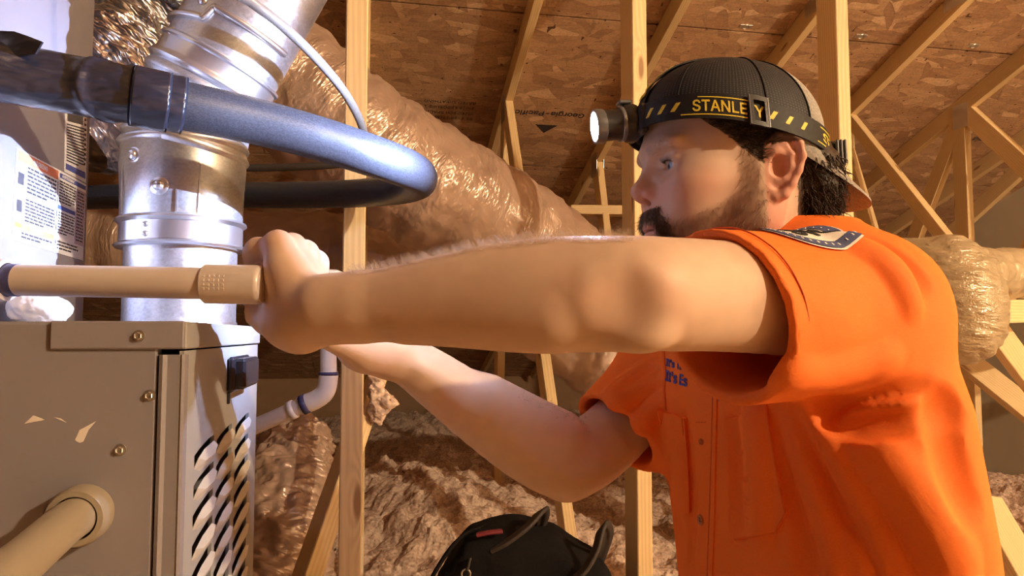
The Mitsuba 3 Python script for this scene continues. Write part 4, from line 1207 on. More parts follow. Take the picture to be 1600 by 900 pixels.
col = mixc(col, (0.20, 0.13, 0.09), brow * 0.45)
HEADM = (HW(hl), np.array(hm.faces), col)

# ---- arms: lists of (pixel x, pixel y, depth, radius)
def armfield(lo, hi, h): return Field(lo, hi, h)


LA = [(515, 482, 0.605, 0.0262), (560, 480, 0.600, 0.0275), (620, 475, 0.593, 0.0300), (700, 467, 0.585, 0.0352), (800, 463, 0.577, 0.0420), (880, 460, 0.570, 0.0442), (985, 459, 0.560, 0.0432), (1040, 459, 0.578, 0.0436), (1100, 461, 0.610, 0.0455), (1200, 468, 0.660, 0.0485), (1320, 485, 0.735, 0.050)]
la = spline(np.array([[*P(x_, y_, Y_), r_] for x_, y_, Y_, r_ in LA]), 36)
lf = Field([-0.235, 0.49, 1.325], [0.42, 0.84, 1.515], 0.0021)
lf.chain(list(la[:, :3]), list(la[:, 3]), 0.003)
# forearm and elbow shape
lf.cone(P(860, 496, 0.555), P(640, 500, 0.585), 0.024, 0.016, 0.012)
lf.cone(P(960, 430, 0.575), P(760, 428, 0.575), 0.022, 0.016, 0.012)
lf.ell(P(1005, 522, 0.540), (0.020, 0.014, 0.012), 0.014)
lf.ell(P(978, 475, 0.509), (0.014, 0.010, 0.020), 0.024, 'cut')
lf.cone(P(1060, 498, 0.575), P(1180, 498, 0.625), 0.020, 0.022, 0.012)
# left hand: the palm presses on the pipe end, wrist bent back, fingers over the far top side
W = P(508, 484, 0.607)
mcp = [P(433, 384, 0.632), P(455, 388, 0.653), P(475, 398, 0.673), P(491, 413, 0.692)]     # little, ring, middle, index finger
lf.chain([P(560, 480, 0.60), W, P(478, 497, 0.618)], [0.0255, 0.0240, 0.0235], 0.012)
for i, m in enumerate(mcp):
    b = P(484 + 5 * i, 474, 0.615 + 0.018 * i)
    lf.cone(b, m, 0.0195 - 0.002 * i, 0.0115, 0.010)
    lf.ell(m + [0.002, -0.001, 0.002], (0.0108, 0.0108, 0.0105), 0.008)
lf.cone(P(472, 508, 0.612), P(441, 420, 0.622), 0.0165, 0.0125, 0.018)                    # heel and outer edge of the palm
lf.cone(P(466, 512, 0.622), P(428, 500, 0.648), 0.0185, 0.0150, 0.016)                    # ball of the thumb
lf.ell(P(447, 505, 0.628), (0.018, 0.018, 0.0165), 0.016)
fing = [[P(433, 384, 0.632), P(403, 391, 0.640), P(373, 411, 0.647), P(364, 432, 0.650)],
        [P(455, 388, 0.653), P(418, 398, 0.664), P(392, 418, 0.664), P(380, 440, 0.658)],
        [P(475, 398, 0.673), P(436, 408, 0.684), P(404, 428, 0.676), P(392, 448, 0.664)],
        [P(491, 413, 0.692), P(452, 424, 0.702), P(418, 442, 0.688), P(402, 460, 0.672)]]
for i, fg in enumerate(fing):
    r0 = [0.0095, 0.0102, 0.0106, 0.0102][i]
    lf.chain(fg, [r0 + 0.0012, r0, r0 * 0.88, r0 * 0.78], 0.0035)
    lf.ell(fg[1] + [0, 0, 0.001], (r0 * 1.06,) * 3, 0.004)
lf.chain([P(440, 508, 0.640), P(416, 500, 0.652), P(398, 488, 0.655), P(380, 481, 0.650)], [0.0145, 0.0112, 0.0098, 0.0078], 0.006)   # thumb along the underside
lf.ell(P(441, 448, 0.640), (0.016, 0.018, 0.022), 0.012)
# tendons
for i in (1, 2):
    lf.cone(P(500, 440, 0.63 + 0.016 * i), mcp[i] + [0.006, -0.002, -0.004], 0.0035, 0.0045, 0.008)
lm = lf.mesh(4)

RA = [(606, 552, 0.845, 0.0255), (640, 566, 0.860, 0.0275), (690, 600, 0.885, 0.0335), (760, 652, 0.915, 0.0395), (830, 700, 0.945, 0.0440), (880, 722, 0.965, 0.0455), (918, 710, 0.980, 0.0455), (968, 668, 1.002, 0.0440), (1025, 605, 1.05, 0.041), (1085, 530, 1.09, 0.043)]
ra = spline(np.array([[*P(x_, y_, Y_), r_] for x_, y_, Y_, r_ in RA]), 34)
rf = Field([-0.33, 0.56, 1.13], [0.32, 1.15, 1.50], 0.0027)
rf.chain(list(ra[:, :3]), list(ra[:, 3]), 0.003)
rf.ell(P(884, 757, 0.972), (0.020, 0.018, 0.018), 0.02)                                   # elbow bone
rf.cone(P(770, 618, 0.895), P(880, 672, 0.935), 0.020, 0.024, 0.03)
rf.cone(P(655, 575, 0.842), P(700, 598, 0.868), 0.0045, 0.004, 0.016)
rf.cone(P(978, 660, 0.945), P(1000, 690, 0.950), 0.006, 0.006, 0.016, 'cut')
# right hand: behind the left wrist, fingers under the pipe
RW = P(600, 549, 0.842)
rmcp = [P(505, 492, 0.775), P(508, 506, 0.765), P(512, 519, 0.757), P(518, 531, 0.752)]
for i, m in enumerate(rmcp):
    rf.cone(P(575, 540 + 4 * i, 0.828 - 0.004 * i), m, 0.0165, 0.0108, 0.014)
rf.cone(RW, P(560, 541, 0.82), 0.0245, 0.022, 0.02)
rt = [(402, 470, 0.678), (400, 479, 0.672), (404, 488, 0.668), (420, 497, 0.670)]
for i, m in enumerate(rmcp):
    t_ = P(*rt[i]); mid_ = m * 0.45 + t_ * 0.55 + np.array([0.004, 0.006, 0.006 - 0.004 * i])
    r0 = [0.0100, 0.0104, 0.0100, 0.0088][i]
    rf.chain([m, m * 0.6 + mid_ * 0.4 + np.array([0, 0, 0.004]), mid_, t_], [r0 + 0.001, r0, r0 * 0.9, r0 * 0.78], 0.004)
rf.chain([P(552, 527, 0.805), P(505, 490, 0.755), P(470, 470, 0.715), P(440, 462, 0.690)], [0.015, 0.0118, 0.0105, 0.0085], 0.006)
rm = rf.mesh(4)


def skin_cols(v, seed):
    n1, n2 = meshkit.fbm(v * 60, 3, seed), meshkit.fbm(v * 14, 3, seed + 1)
    c = np.tile(SKIN, (len(v), 1)) * (0.94 + 0.12 * n1)[:, None]
    return mixc(c, (0.60, 0.30, 0.22), sstep(0.5, 0.75, n2) * 0.3)


# hidden under the shirt: trunk and neck, so that the figure is whole
tf = Field([0.10, 0.55, 0.95], [0.62, 1.20, 1.60], 0.008)
NB = np.array([0.312, 0.822, 1.455])
SJL, SJR = la[-1, :3], ra[-1, :3]
tf.cone(HW(NK0), NB, 0.050, 0.056)
tf.ell((0.318, 0.85, 1.33), (0.072, 0.13, 0.14), 0.03)
tf.ell((0.340, 0.86, 1.12), (0.078, 0.12, 0.17), 0.03)
tf.cone(NB - [0, 0, 0.04], SJL - [0, 0, 0.01], 0.04, 0.038, 0.03)
tf.cone(NB - [0, 0, 0.04], SJR - [0, 0, 0.01], 0.04, 0.036, 0.03)
tmesh = tf.mesh(2)
vs = [HEADM[0], np.array(lm.vertices), np.array(rm.vertices), np.array(tmesh.vertices)]
fs, at = [], 0
for v_, m_ in zip(vs, (hm, lm, rm, tmesh)):
    fs.append(np.array(m_.faces) + at); at += len(v_)
body_v, body_f = np.vstack(vs), np.vstack(fs)
lcol = skin_cols(vs[1], 31)
red = np.zeros(len(vs[1]))
for m in mcp: red += 0.55 * np.exp(-(np.linalg.norm(vs[1] - m, axis=1) / 0.014) ** 2)
lcol = mixc(lcol, (0.60, 0.29, 0.22), np.clip(red, 0, 0.7))
body_c = np.vstack([HEADM[2], lcol, skin_cols(vs[2], 41), skin_cols(vs[3], 51)])
part(man, 'body', trimesh.Trimesh(body_v, body_f, process=False), 'skin', True, color=body_c)

# ---- eyes
for s in (1, -1):
    c = EYE_C * [1, s, 1]
    look = np.array([0.985, 0.10, -0.10]); look /= np.linalg.norm(look)
    e = part(man, 'eyeball', lathe(HW(c) - (look @ HM) * 0.0123, look @ HM, [(0.0123 * math.sin(a), 0.0123 - 0.0123 * math.cos(a)) for a in np.linspace(0, math.pi, 22)], 32), 'eye_white', True)
    a0 = math.asin(0.0058 / 0.0123)
    part(e, 'iris', lathe(HW(c), look @ HM, [(0.01235 * math.sin(a), 0.01235 * math.cos(a)) for a in np.linspace(a0, 0.19, 8)], 28), 'iris', True)
    part(e, 'pupil', lathe(HW(c), look @ HM, [(0.01240 * math.sin(a), 0.01240 * math.cos(a)) for a in np.linspace(0.20, 0.0, 6)], 24), 'pupil', True)


# ---- hair strands
def strands(roots, dirs, length, rad, curl, r, segs=5, gravity=None, wave=0.0):
    """tubes with three sides; one mesh"""
    n = len(roots)
    V, F_ = [], []
    ph = r.uniform(0, 6.28, n)
    t = np.linspace(0, 1, segs)
    side = np.cross(dirs, r.normal(size=(n, 3))); side /= np.linalg.norm(side, axis=1, keepdims=True) + 1e-9
    side2 = np.cross(dirs, side)
    L = np.broadcast_to(length, (n,))
    g = np.zeros(3) if gravity is None else np.asarray(gravity, float)
    pts = roots[:, None] + dirs[:, None] * (L[:, None] * t)[..., None] + g * (L[:, None] * t ** 2)[..., None] * 0.9
    pts = pts + (side[:, None] * np.sin(ph[:, None] + curl * t)[..., None] + side2[:, None] * np.cos(ph[:, None] + curl * t)[..., None]) * (wave * t ** 0.7)[None, :, None]
    rr = rad * (1 - 0.75 * t)
    tang = np.gradient(pts, axis=1); tang /= np.linalg.norm(tang, axis=2, keepdims=True) + 1e-9
    a = np.cross(tang, side[:, None]); a /= np.linalg.norm(a, axis=2, keepdims=True) + 1e-9
    b = np.cross(tang, a)
    ang = np.arange(3) * 2 * np.pi / 3
    v = pts[:, :, None] + rr[None, :, None, None] * (np.cos(ang)[:, None] * a[:, :, None] + np.sin(ang)[:, None] * b[:, :, None])
    i, j = np.meshgrid(np.arange(segs - 1), np.arange(3), indexing='ij')
    q_ = np.stack([i * 3 + j, i * 3 + (j + 1) % 3, (i + 1) * 3 + (j + 1) % 3, (i + 1) * 3 + j], -1).reshape(-1, 4)
    f = np.vstack([q_[:, [0, 1, 2]], q_[:, [0, 2, 3]]])
    f = (f[None] + (np.arange(n) * segs * 3)[:, None, None]).reshape(-1, 3)
    return trimesh.Trimesh(v.reshape(-1, 3), f, process=False)


def pick(mask, n, r):
    w = np.clip(mask, 0, 1); w = w / w.sum()
    return r.choice(len(w), n, p=w)


r = np.random.default_rng(11)
area_w = np.ones(len(hl))
near = 1.0 + 1.5 * (hl[:, 1] > 0)
bm_ = beard_mask(hl)
i_ = pick(bm_ * near * (hl[:, 2] > -0.12), 4200, r)
flow = np.array([0.25, 0.0, -0.9])
dl = hnorm[i_] * 0.55 + flow + r.normal(size=(len(i_), 3)) * 0.38
dl /= np.linalg.norm(dl, axis=1, keepdims=True)
part(man, 'beard', strands(HW(hl[i_]), dl @ HM, r.uniform(0.005, 0.010, len(i_)), 0.00018, 2.0, r, 4, None, 0.0012), 'beard', True, label='short reddish brown beard', kind='stuff')
i_ = pick(stache_mask(hl) * near, 1700, r)
flow = np.stack([0.05 + 0 * i_, 0.75 * np.sign(hl[i_, 1]), -0.75 + 0 * i_], 1)
dl = hnorm[i_] * 0.28 + flow + r.normal(size=(len(i_), 3)) * 0.25
dl /= np.linalg.norm(dl, axis=1, keepdims=True)
part(man, 'mustache', strands(HW(hl[i_]), dl @ HM, r.uniform(0.006, 0.011, len(i_)), 0.00027, 1.5, r, 4, None, 0.0008), 'beard_dark', True, label='dark brown mustache', kind='stuff')
i_ = pick(brow * near, 260, r)
dl = hnorm[i_] * 0.12 + np.stack([-0.4 + 0 * i_, 0.8 * np.sign(hl[i_, 1]), 0.25 + 0 * i_], 1) + r.normal(size=(len(i_), 3)) * 0.2
dl /= np.linalg.norm(dl, axis=1, keepdims=True)
part(man, 'eyebrow', strands(HW(hl[i_]), dl @ HM, r.uniform(0.0035, 0.006, len(i_)), 0.00014, 1.0, r, 4, None, 0.0004), 'beard_dark', True, kind='stuff')
for s in (1, -1):
    c = EYE_C * [1, s, 1]
    aa = np.linspace(-0.85, 0.85, 46)
    rt_ = c + np.stack([0.0142 * np.cos(aa), 0.0128 * np.sin(aa), 0.0042 * np.cos(aa * 1.4)], 1)
    dl = np.stack([np.cos(aa), np.sin(aa) * 0.8, 0.25 + 0 * aa], 1); dl /= np.linalg.norm(dl, axis=1, keepdims=True)
    part(man, 'eyelashes', strands(HW(rt_), dl @ HM, 0.0065, 0.00018, 0.5, r, 5, [0, 0, 0.4], 0.0002), 'hair', True, kind='stuff')
# curly hair: a dark mass behind the ears under curls
hf = Field([-0.135, -0.085, -0.075], [0.05, 0.09, 0.06], 0.0035)
hf.ell((-0.074, 0, -0.008), (0.037, 0.064, 0.046))
hf.ell((-0.058, 0, 0.020), (0.045, 0.072, 0.030), 0.02)
for s in (-1, 1):
    hf.ell((-0.074, s * 0.046, -0.022), (0.026, 0.022, 0.034), 0.02)
hmass = hf.mesh(2)
hv = np.array(hmass.vertices); hn = np.array(hmass.vertex_normals)
hv2 = hv + hn * (0.010 * (meshkit.fbm(hv * 70, 2, 3) - 0.55))[:, None]
part(man, 'hair', trimesh.Trimesh(HW(hv2), hmass.faces, process=False), 'hair', True, label='dark brown curly hair')
keep = (hv[:, 0] < -0.034) & (hv[:, 2] < 0.004)
w_ = keep * (1.0 + 2.0 * (hv[:, 1] > 0))
i_ = pick(w_, 1100, r)
dl = hn[i_] * 0.15 + np.array([-0.05, 0, -0.95]) + r.normal(size=(len(i_), 3)) * 0.2
dl /= np.linalg.norm(dl, axis=1, keepdims=True)
part(man, 'curls', strands(HW(hv2[i_]), dl @ HM, r.uniform(0.012, 0.024, len(i_)), 0.0010, 5.5, r, 10, [0, 0, -0.1], 0.0045), 'hair', True, kind='stuff')
i_ = pick(w_, 700, r)
dl = hn[i_] * 0.25 + np.array([-0.05, 0, -0.9]) + r.normal(size=(len(i_), 3)) * 0.25
dl /= np.linalg.norm(dl, axis=1, keepdims=True)
part(man, 'curls', strands(HW(hv2[i_]), dl @ HM, r.uniform(0.012, 0.026, len(i_)), 0.0005, 6.5, r, 9, [0, 0, -0.1], 0.0045), 'hair', True, kind='stuff')
tm_ = hair_mask(hl) & (hl[:, 0] > -0.012) & (hl[:, 2] < 0.045)
i_ = pick(tm_ * near, 1500, r)
dl = hnorm[i_] * 0.28 + np.array([-0.85, 0, -0.15]) + r.normal(size=(len(i_), 3)) * 0.22
dl /= np.linalg.norm(dl, axis=1, keepdims=True)
part(man, 'temple_hair', strands(HW(hl[i_]), dl @ HM, r.uniform(0.008, 0.018, len(i_)), 0.00042, 5.0, r, 7, None, 0.0022), 'hair', True, kind='stuff')
# fine hair along the top of the left forearm and on the right one
def arm_fuzz(V, N, cond, n, L, dirv, rad=0.00013):
    i_ = pick(cond.astype(float), n, r)
    d = N[i_] * 0.75 + np.asarray(dirv) + r.normal(size=(n, 3)) * 0.35
    d /= np.linalg.norm(d, axis=1, keepdims=True)
    return strands(V[i_], d, r.uniform(0.5 * L, L, n), rad, 2.0, r, 4, [0, 0, -0.1], 0.0012)


LV, LN = vs[1], np.array(lm.vertex_normals)
part(man, 'arm_hair', arm_fuzz(LV, LN, (LN[:, 2] > 0.80) & (LV[:, 0] > -0.13) & (LV[:, 0] < 0.09), 2600, 0.011, (-0.5, 0.1, 0.1), 0.00010), 'arm_hair', True, kind='stuff')
RV, RN = vs[2], np.array(rm.vertex_normals)
part(man, 'arm_hair', arm_fuzz(RV, RN, (RN[:, 2] > 0.45) & (RV[:, 0] > -0.10) & (RV[:, 0] < 0.10) & (RV[:, 2] < 1.33), 420, 0.012, (-0.5, -0.2, -0.2)), 'beard_dark', True, kind='stuff')
# ---------------------------------------------------------------- the orange shirt
from scipy.ndimage import map_coordinates
PHI = math.radians(18)
TL, TFW = np.array([math.sin(PHI), -math.cos(PHI), 0]), np.array([-math.cos(PHI), -math.sin(PHI), 0])
SEC = np.array([  # z, centre x, centre y, half width, half depth
    (0.98, 0.352, 0.865, 0.200, 0.118), (1.05, 0.350, 0.860, 0.204, 0.120), (1.12, 0.345, 0.855, 0.208, 0.120), (1.21, 0.333, 0.850, 0.210, 0.116), (1.33, 0.319, 0.850, 0.207, 0.111),
    (1.42, 0.303, 0.845, 0.190, 0.103), (1.46, 0.294, 0.840, 0.172, 0.094), (1.49, 0.293, 0.835, 0.143, 0.082), (1.512, 0.302, 0.830, 0.105, 0.071), (1.53, 0.310, 0.825, 0.070, 0.064), (1.56, 0.312, 0.822, 0.066, 0.062)])
sf = Field([0.02, 0.54, 1.0], [0.64, 1.20, 1.56], 0.0034)


def torso_fn(grow, ztop, zbot):
    def fn(x, y, z):
        zz = z.ravel()
        cx, cy, a, b = (np.interp(zz, SEC[:, 0], SEC[:, i]).astype(np.float32)[None, None, :] for i in (1, 2, 3, 4))
        dx, dy = x - cx, y - cy
        l, f_ = dx * TL[0] + dy * TL[1], dx * TFW[0] + dy * TFW[1]
        a, b = a + grow, b + grow
        q = (np.abs(l / a) ** 2.3 + np.abs(f_ / b) ** 2.3) ** (1 / 2.3)
        d = (q - 1) * np.minimum(a, b) * 0.92
        return np.maximum(d, np.maximum(z - ztop, zbot - z)).astype(np.float32)
    return fn


lo_, hi_ = sf.lo, sf.lo + sf.n * sf.h
sf.op(lo_, hi_, torso_fn(0.0, 1.522, 1.012))


def snap(field):
    g_ = Field(field.lo, field.lo, field.h); g_.n, g_.d = field.n, field.d.copy()
    return g_


def plane_cut(field, p, n, reach):
    """removes what lies beyond the plane within `reach` of p"""
    def fn(x, y, z):
        s = (x - p[0]) * n[0] + (y - p[1]) * n[1] + (z - p[2]) * n[2]
        rad = np.sqrt((x - p[0]) ** 2 + (y - p[1]) ** 2 + (z - p[2]) ** 2) - reach
        return np.maximum(-s, rad).astype(np.float32)
    field.op(p - reach, p + reach, fn, 0.0, 'cut')


def hit(x, y, field, y0=0.46, y1=1.25):
    """where the sight line through a pixel meets the field's surface: (points, normals)"""
    x, y = np.atleast_1d(np.asarray(x, float)), np.atleast_1d(np.asarray(y, float))
    d = FW[None] + np.outer((x - 800) / FOC, [1, 0, 0]) + np.outer((450 - y) / FOC, UPV)
    d = d / d[:, 1:2]
    Ys = np.arange(y0, y1, 0.0025)
    pts = EYE + d[:, None] * Ys[None, :, None]
    val = map_coordinates(field.d, ((pts - field.lo) / field.h).reshape(-1, 3).T, order=1, mode='constant', cval=0.06).reshape(len(x), -1)
    neg = val < 0
    k = np.where(neg.any(1), neg.argmax(1), len(Ys) - 1); k = np.maximum(k, 1)
    ar = np.arange(len(x))
    a, b = val[ar, k - 1], val[ar, k]
    t = np.clip(a / (a - b + 1e-9), 0, 1)
    p = EYE + d * (Ys[k - 1] + t * 0.0025)[:, None]
    g = np.stack([map_coordinates(field.d, ((p + e - field.lo) / field.h).T, order=1, mode='nearest') - map_coordinates(field.d, ((p - e - field.lo) / field.h).T, order=1, mode='nearest') for e in np.eye(3) * 0.006], 1)
    return p, g / (np.linalg.norm(g, axis=1, keepdims=True) + 1e-9)


def fold(pts, amp, R=0.010, k=0.010, n=26, skew=1.0):
    """a ridge (amp > 0) or a valley (amp < 0) of the cloth along a line, fading at both ends"""
    q_ = spline(np.array(pts, float), n)
    p, nn = hit(q_[:, 0], q_[:, 1], sf)
    A = abs(amp) * np.sin(math.pi * np.linspace(0.02, 0.98, n) ** skew)
    p = p + nn * ((A - R) if amp > 0 else (R - A))[:, None]
    sf.chain(list(p), [R] * n, k, 'add' if amp > 0 else 'cut')


SR0 = P(1085, 535, 1.075); SR1 = P(1050, 583, 1.045); HR = P(962, 677, 0.990)
axr = HR - SR1; axr /= np.linalg.norm(axr)
sf.cone(SR0, SR1, 0.072, 0.068, 0.035)
sf.cone(SR1, HR, 0.070, 0.0650, 0.035)
plane_cut(sf, HR, axr, 0.10)
# chest and right sleeve
fold([(1068, 655), (1076, 720), (1082, 790), (1080, 880)], -0.005, 0.012)
fold([(1150, 650), (1158, 740), (1152, 830)], -0.004, 0.016)
fold([(1176, 640), (1186, 740), (1190, 850)], 0.004, 0.014)
fold([(1030, 590), (1000, 612), (955, 632)], 0.003, 0.010)
fold([(1036, 620), (1015, 650), (985, 680)], 0.004, 0.010)
fold([(1026, 565), (990, 588), (950, 612)], 0.003, 0.008)
chest = snap(sf)
# left sleeve
SL0 = P(1345, 492, 0.745); HC = P(1124, 497, 0.640)
axl = HC - SL0; axl /= np.linalg.norm(axl)
nl = axl + np.array([0, 0, -0.22]); nl /= np.linalg.norm(nl)
sf.cone(P(1290, 443, 0.80), P(1378, 466, 0.765), 0.038, 0.054, 0.03)                       # over the near shoulder
sf.cone(SL0, HC + axl * 0.03, 0.079, 0.0765, 0.024)
plane_cut(sf, HC, nl, 0.125)
# drapery: ridges and valleys that run from under the arm down across the flank
fold([(1296, 655), (1350, 735), (1402, 825), (1445, 915)], -0.011, 0.020, 0.014, skew=0.8)
fold([(1250, 655), (1284, 740), (1322, 830), (1352, 920)], -0.009, 0.016, 0.012, skew=0.8)
fold([(1222, 645), (1242, 740), (1262, 830), (1272, 920)], -0.007, 0.016, 0.012)
fold([(1263, 632), (1322, 730), (1363, 800), (1425, 915)], 0.008, 0.009, 0.010, skew=0.7)
fold([(1338, 672), (1388, 740), (1435, 815), (1492, 920)], 0.009, 0.018, 0.016, skew=0.6)
fold([(1320, 835), (1340, 875), (1365, 930)], 0.006, 0.008, 0.008)
fold([(1235, 645), (1258, 725), (1286, 815), (1308, 920)], 0.006, 0.010, 0.010)
fold([(1275, 640), (1330, 648), (1390, 634), (1450, 612)], -0.012, 0.013, 0.010)
fold([(1318, 662), (1350, 650), (1400, 642), (1445, 634)], 0.007, 0.008, 0.008)
fold([(1330, 676), (1385, 668), (1450, 652), (1490, 640)], -0.005, 0.010, 0.008)
fold([(1300, 362), (1355, 376), (1405, 404), (1440, 444)], -0.004, 0.014, 0.012)
fold([(1310, 375), (1360, 396), (1400, 430), (1425, 480)], 0.004, 0.012, 0.012)
fold([(1225, 590), (1300, 585), (1390, 560)], 0.003, 0.014, 0.012)
fold([(1470, 620), (1480, 700), (1510, 800)], -0.003, 0.018, 0.012)
surface = snap(sf)                                                                        # solid shape before hollowing, for what is sewn on
# hollow sleeves
sf.cone(SL0 + axl * 0.09, HC + axl * 0.06, 0.060, 0.0670, 0.004, 'cut')
sf.cone(HC - axl * 0.045, HC + axl * 0.06, 0.0630, 0.0745, 0.004, 'cut')
sf.cone(HR - axr * 0.05, HR + axr * 0.06, 0.0545, 0.0595, 0.004, 'cut')
sm_ = sf.mesh(2)
shirt = part(man, 'shirt', sm_, 'shirt', True, label='orange short sleeved work shirt')

# hems, collar, placket, pockets
def ring(c, n_, r_, up=(0, 0, 1), n=90, start=0, wob=0.0012, seed=2):
    n_ = n_ / np.linalg.norm(n_); x_ = np.asarray(up, float) - n_ * (np.asarray(up) @ n_); x_ /= np.linalg.norm(x_); y_ = np.cross(n_, x_)
    a = np.linspace(0, 2 * math.pi, n)
    rr = r_ + wob * np.sin(a * 17) * np.sin(a * 5 + seed)
    return c + np.outer(np.cos(a) * rr, x_) + np.outer(np.sin(a) * rr, y_)


part(shirt, 'hem', tube(ring(HC - nl * 0.003, nl, 0.0742), 0.0031, 10), 'shirt', True)
part(shirt, 'hem', tube(ring(HC - nl * 0.017, nl, 0.0768, wob=0.0002), 0.0007, 6), 'stitch', True)
part(shirt, 'hem', tube(ring(HR - axr * 0.003, axr, 0.0622), 0.0026, 10), 'shirt', True)


def decal(poly, lift, th, step=7.0):
    """cloth or thread of thickness th lying on the shirt; poly in picture coordinates"""
    g = poly if isinstance(poly, trimesh.Trimesh) else None
    if g is None:
        v2, f2 = trimesh.creation.triangulate_polygon(poly, engine='earcut')
        v3, f2 = trimesh.remesh.subdivide_to_size(np.column_stack([v2, 0 * v2[:, 0]]), f2, step)
        v2 = v3[:, :2]
    mesh2 = trimesh.Trimesh(np.column_stack([v2, 0 * v2[:, 0]]), f2, process=True)
    v2, f2 = np.asarray(mesh2.vertices)[:, :2], np.asarray(mesh2.faces)
    p, nn = hit(v2[:, 0], v2[:, 1], chest)
    top, bot = p + nn * (lift + th), p + nn * (lift - 0.001)
    n_ = len(v2)
    e = np.sort(mesh2.edges, axis=1)
    uniq, cnt = np.unique(e, axis=0, return_counts=True)
    bd = {tuple(q_) for q_ in uniq[cnt == 1]}
    fl = [f2, f2[:, ::-1] + n_]
    wall = [(a, b) for a, b in mesh2.edges if (min(a, b), max(a, b)) in bd]
    wall = np.array(wall)
    fl += [np.stack([wall[:, 1], wall[:, 0], wall[:, 0] + n_], 1), np.stack([wall[:, 1], wall[:, 0] + n_, wall[:, 1] + n_], 1)]
    m = trimesh.Trimesh(np.vstack([top, bot]), np.vstack(fl), process=False)
    fn_ = np.cross(top[f2[:, 1]] - top[f2[:, 0]], top[f2[:, 2]] - top[f2[:, 0]]).sum(0)
    if fn_ @ nn.mean(0) < 0: m = trimesh.Trimesh(m.vertices, m.faces[:, ::-1], process=False)
    return m


def stroke(pts, w): return sg.LineString(pts).buffer(w / 2, cap_style=2)


part(shirt, 'placket', decal(sg.Polygon([(1095, 556), (1092, 620), (1088, 700), (1084, 790), (1078, 915), (1114, 915), (1118, 800), (1120, 700), (1122, 600), (1124, 556)]), 0.0004, 0.0016), 'shirt', 40)
part(shirt, 'stitch_line', decal(stroke([(1117, 580), (1114, 700), (1111, 800), (1107, 910)], 1.6), 0.0019, 0.0006), 'stitch', 40)
part(shirt, 'chest_pocket', decal(sg.Polygon([(1132, 655), (1198, 640), (1212, 720), (1229, 802), (1214, 830), (1150, 842), (1138, 760)]), 0.0004, 0.0022), 'shirt', 40)
part(shirt, 'pocket_edge', decal(stroke([(1198, 632), (1212, 720), (1229, 802), (1213, 831), (1150, 843)], 2.2), 0.0020, 0.0010), 'shirt_seam', 40)
part(shirt, 'chest_pocket', decal(sg.Polygon([(1026, 640), (1074, 652), (1078, 740), (1080, 800), (1060, 790), (1046, 730)]), 0.0010, 0.0035), 'shirt', 40)
part(shirt, 'pocket_edge', decal(stroke([(1070, 652), (1071, 680)], 2.0), 0.0040, 0.0010), 'shirt_seam', 40)
part(shirt, 'armhole_seam', decal(stroke([(1037, 545), (1040, 580), (1038, 610), (1040, 640)], 3.0), 0.0004, 0.0012), 'shirt_seam', 40)


def button(x, y, r_, m, name='button'):
    p, nn = hit(x, y, chest); p, nn = p[0], nn[0]
    prof_ = [(0, 0.0018), (r_ * 0.55, 0.0018), (r_ * 0.72, 0.0030), (r_ * 0.9, 0.0030), (r_, 0.0020), (r_, 0.0)]
    b = lathe(p + nn * 0.0012, nn, prof_[::-1], 28)
    k_ = part(shirt, name, b, m, 30)
    if r_ > 0.0045:
        a_ = np.cross(nn, ZA); a_ /= np.linalg.norm(a_); c_ = np.cross(nn, a_)
        part(k_, 'dark_hole_discs', cat([lathe(p + nn * 0.0030 + a_ * sx_ * r_ * 0.24 + c_ * sy_ * r_ * 0.24, nn, [(0.0009, -0.001), (0.0009, 0.0004), (0, 0.0004)], 8) for sx_ in (-1, 1) for sy_ in (-1, 1)]), 'thread_and_hole_black', False)  # black discs paint the shade of holes onto the solid button


button(1098, 812, 0.0062, 'button')
button(1099, 690, 0.0036, 'button')
button(1102, 573, 0.0040, 'snap', 'snap_fastener')
for x_, y_, dx_ in ((1098, 660, 8),):
    part(shirt, 'stitch_line', decal(stroke([(x_ - dx_, y_), (x_ + dx_, y_ - 1)], 1.4), 0.0019, 0.0006), 'stitch', 40)


def sewn_text(t, h_px, x0, y0, dirx, diry, lift=0.0004, th=0.0008, bold=True):
    """embroidered lettering: height in picture units, baseline from (x0, y0) along dirx with up vector diry"""
    m = meshkit.text_mesh(t, h_px, 1.0, bold)
    top = m.vertices[:, 2] > 0.5
    v, f = trimesh.remesh.subdivide_to_size(m.vertices, m.faces, max(3.0, h_px * 0.5))
    X = x0 + v[:, 0] * dirx[0] + v[:, 1] * diry[0]; Y = y0 + v[:, 0] * dirx[1] + v[:, 1] * diry[1]
    p, nn = hit(X, Y, chest)
    return trimesh.Trimesh(p + nn * (lift + v[:, 2:3] * th), f, process=False)


part(shirt, 'embroidery', sewn_text("It's That", 11, 1041, 571, (0.56, 0.15), (0.05, -1)), 'thread_blue', False, label='blue embroidered lettering')
part(shirt, 'embroidery', sewn_text("It's Es", 16, 1040, 594, (0.52, 0.15), (0.05, -1)), 'thread_blue', False)
part(shirt, 'embroidery', sewn_text("888-49-FRAN", 9, 1098, 634, (0.97, -0.20), (0.0, -1)), 'thread_blue', False)
part(shirt, 'emblem', decal(sg.Polygon([(1106, 592), (1115, 593), (1122, 595), (1129, 600), (1135, 607), (1140, 610), (1140, 613), (1132, 612), (1126, 606), (1120, 603), (1105, 606)]), 0.0004, 0.0008, 4), 'thread_blue', False, label='blue embroidered emblem')
part(shirt, 'emblem_highlight', decal(sg.Polygon([(1122, 599), (1127, 601), (1134, 609), (1140, 610), (1140, 612), (1132, 611), (1126, 605)]), 0.0014, 0.0006, 4), 'thread_white', False)

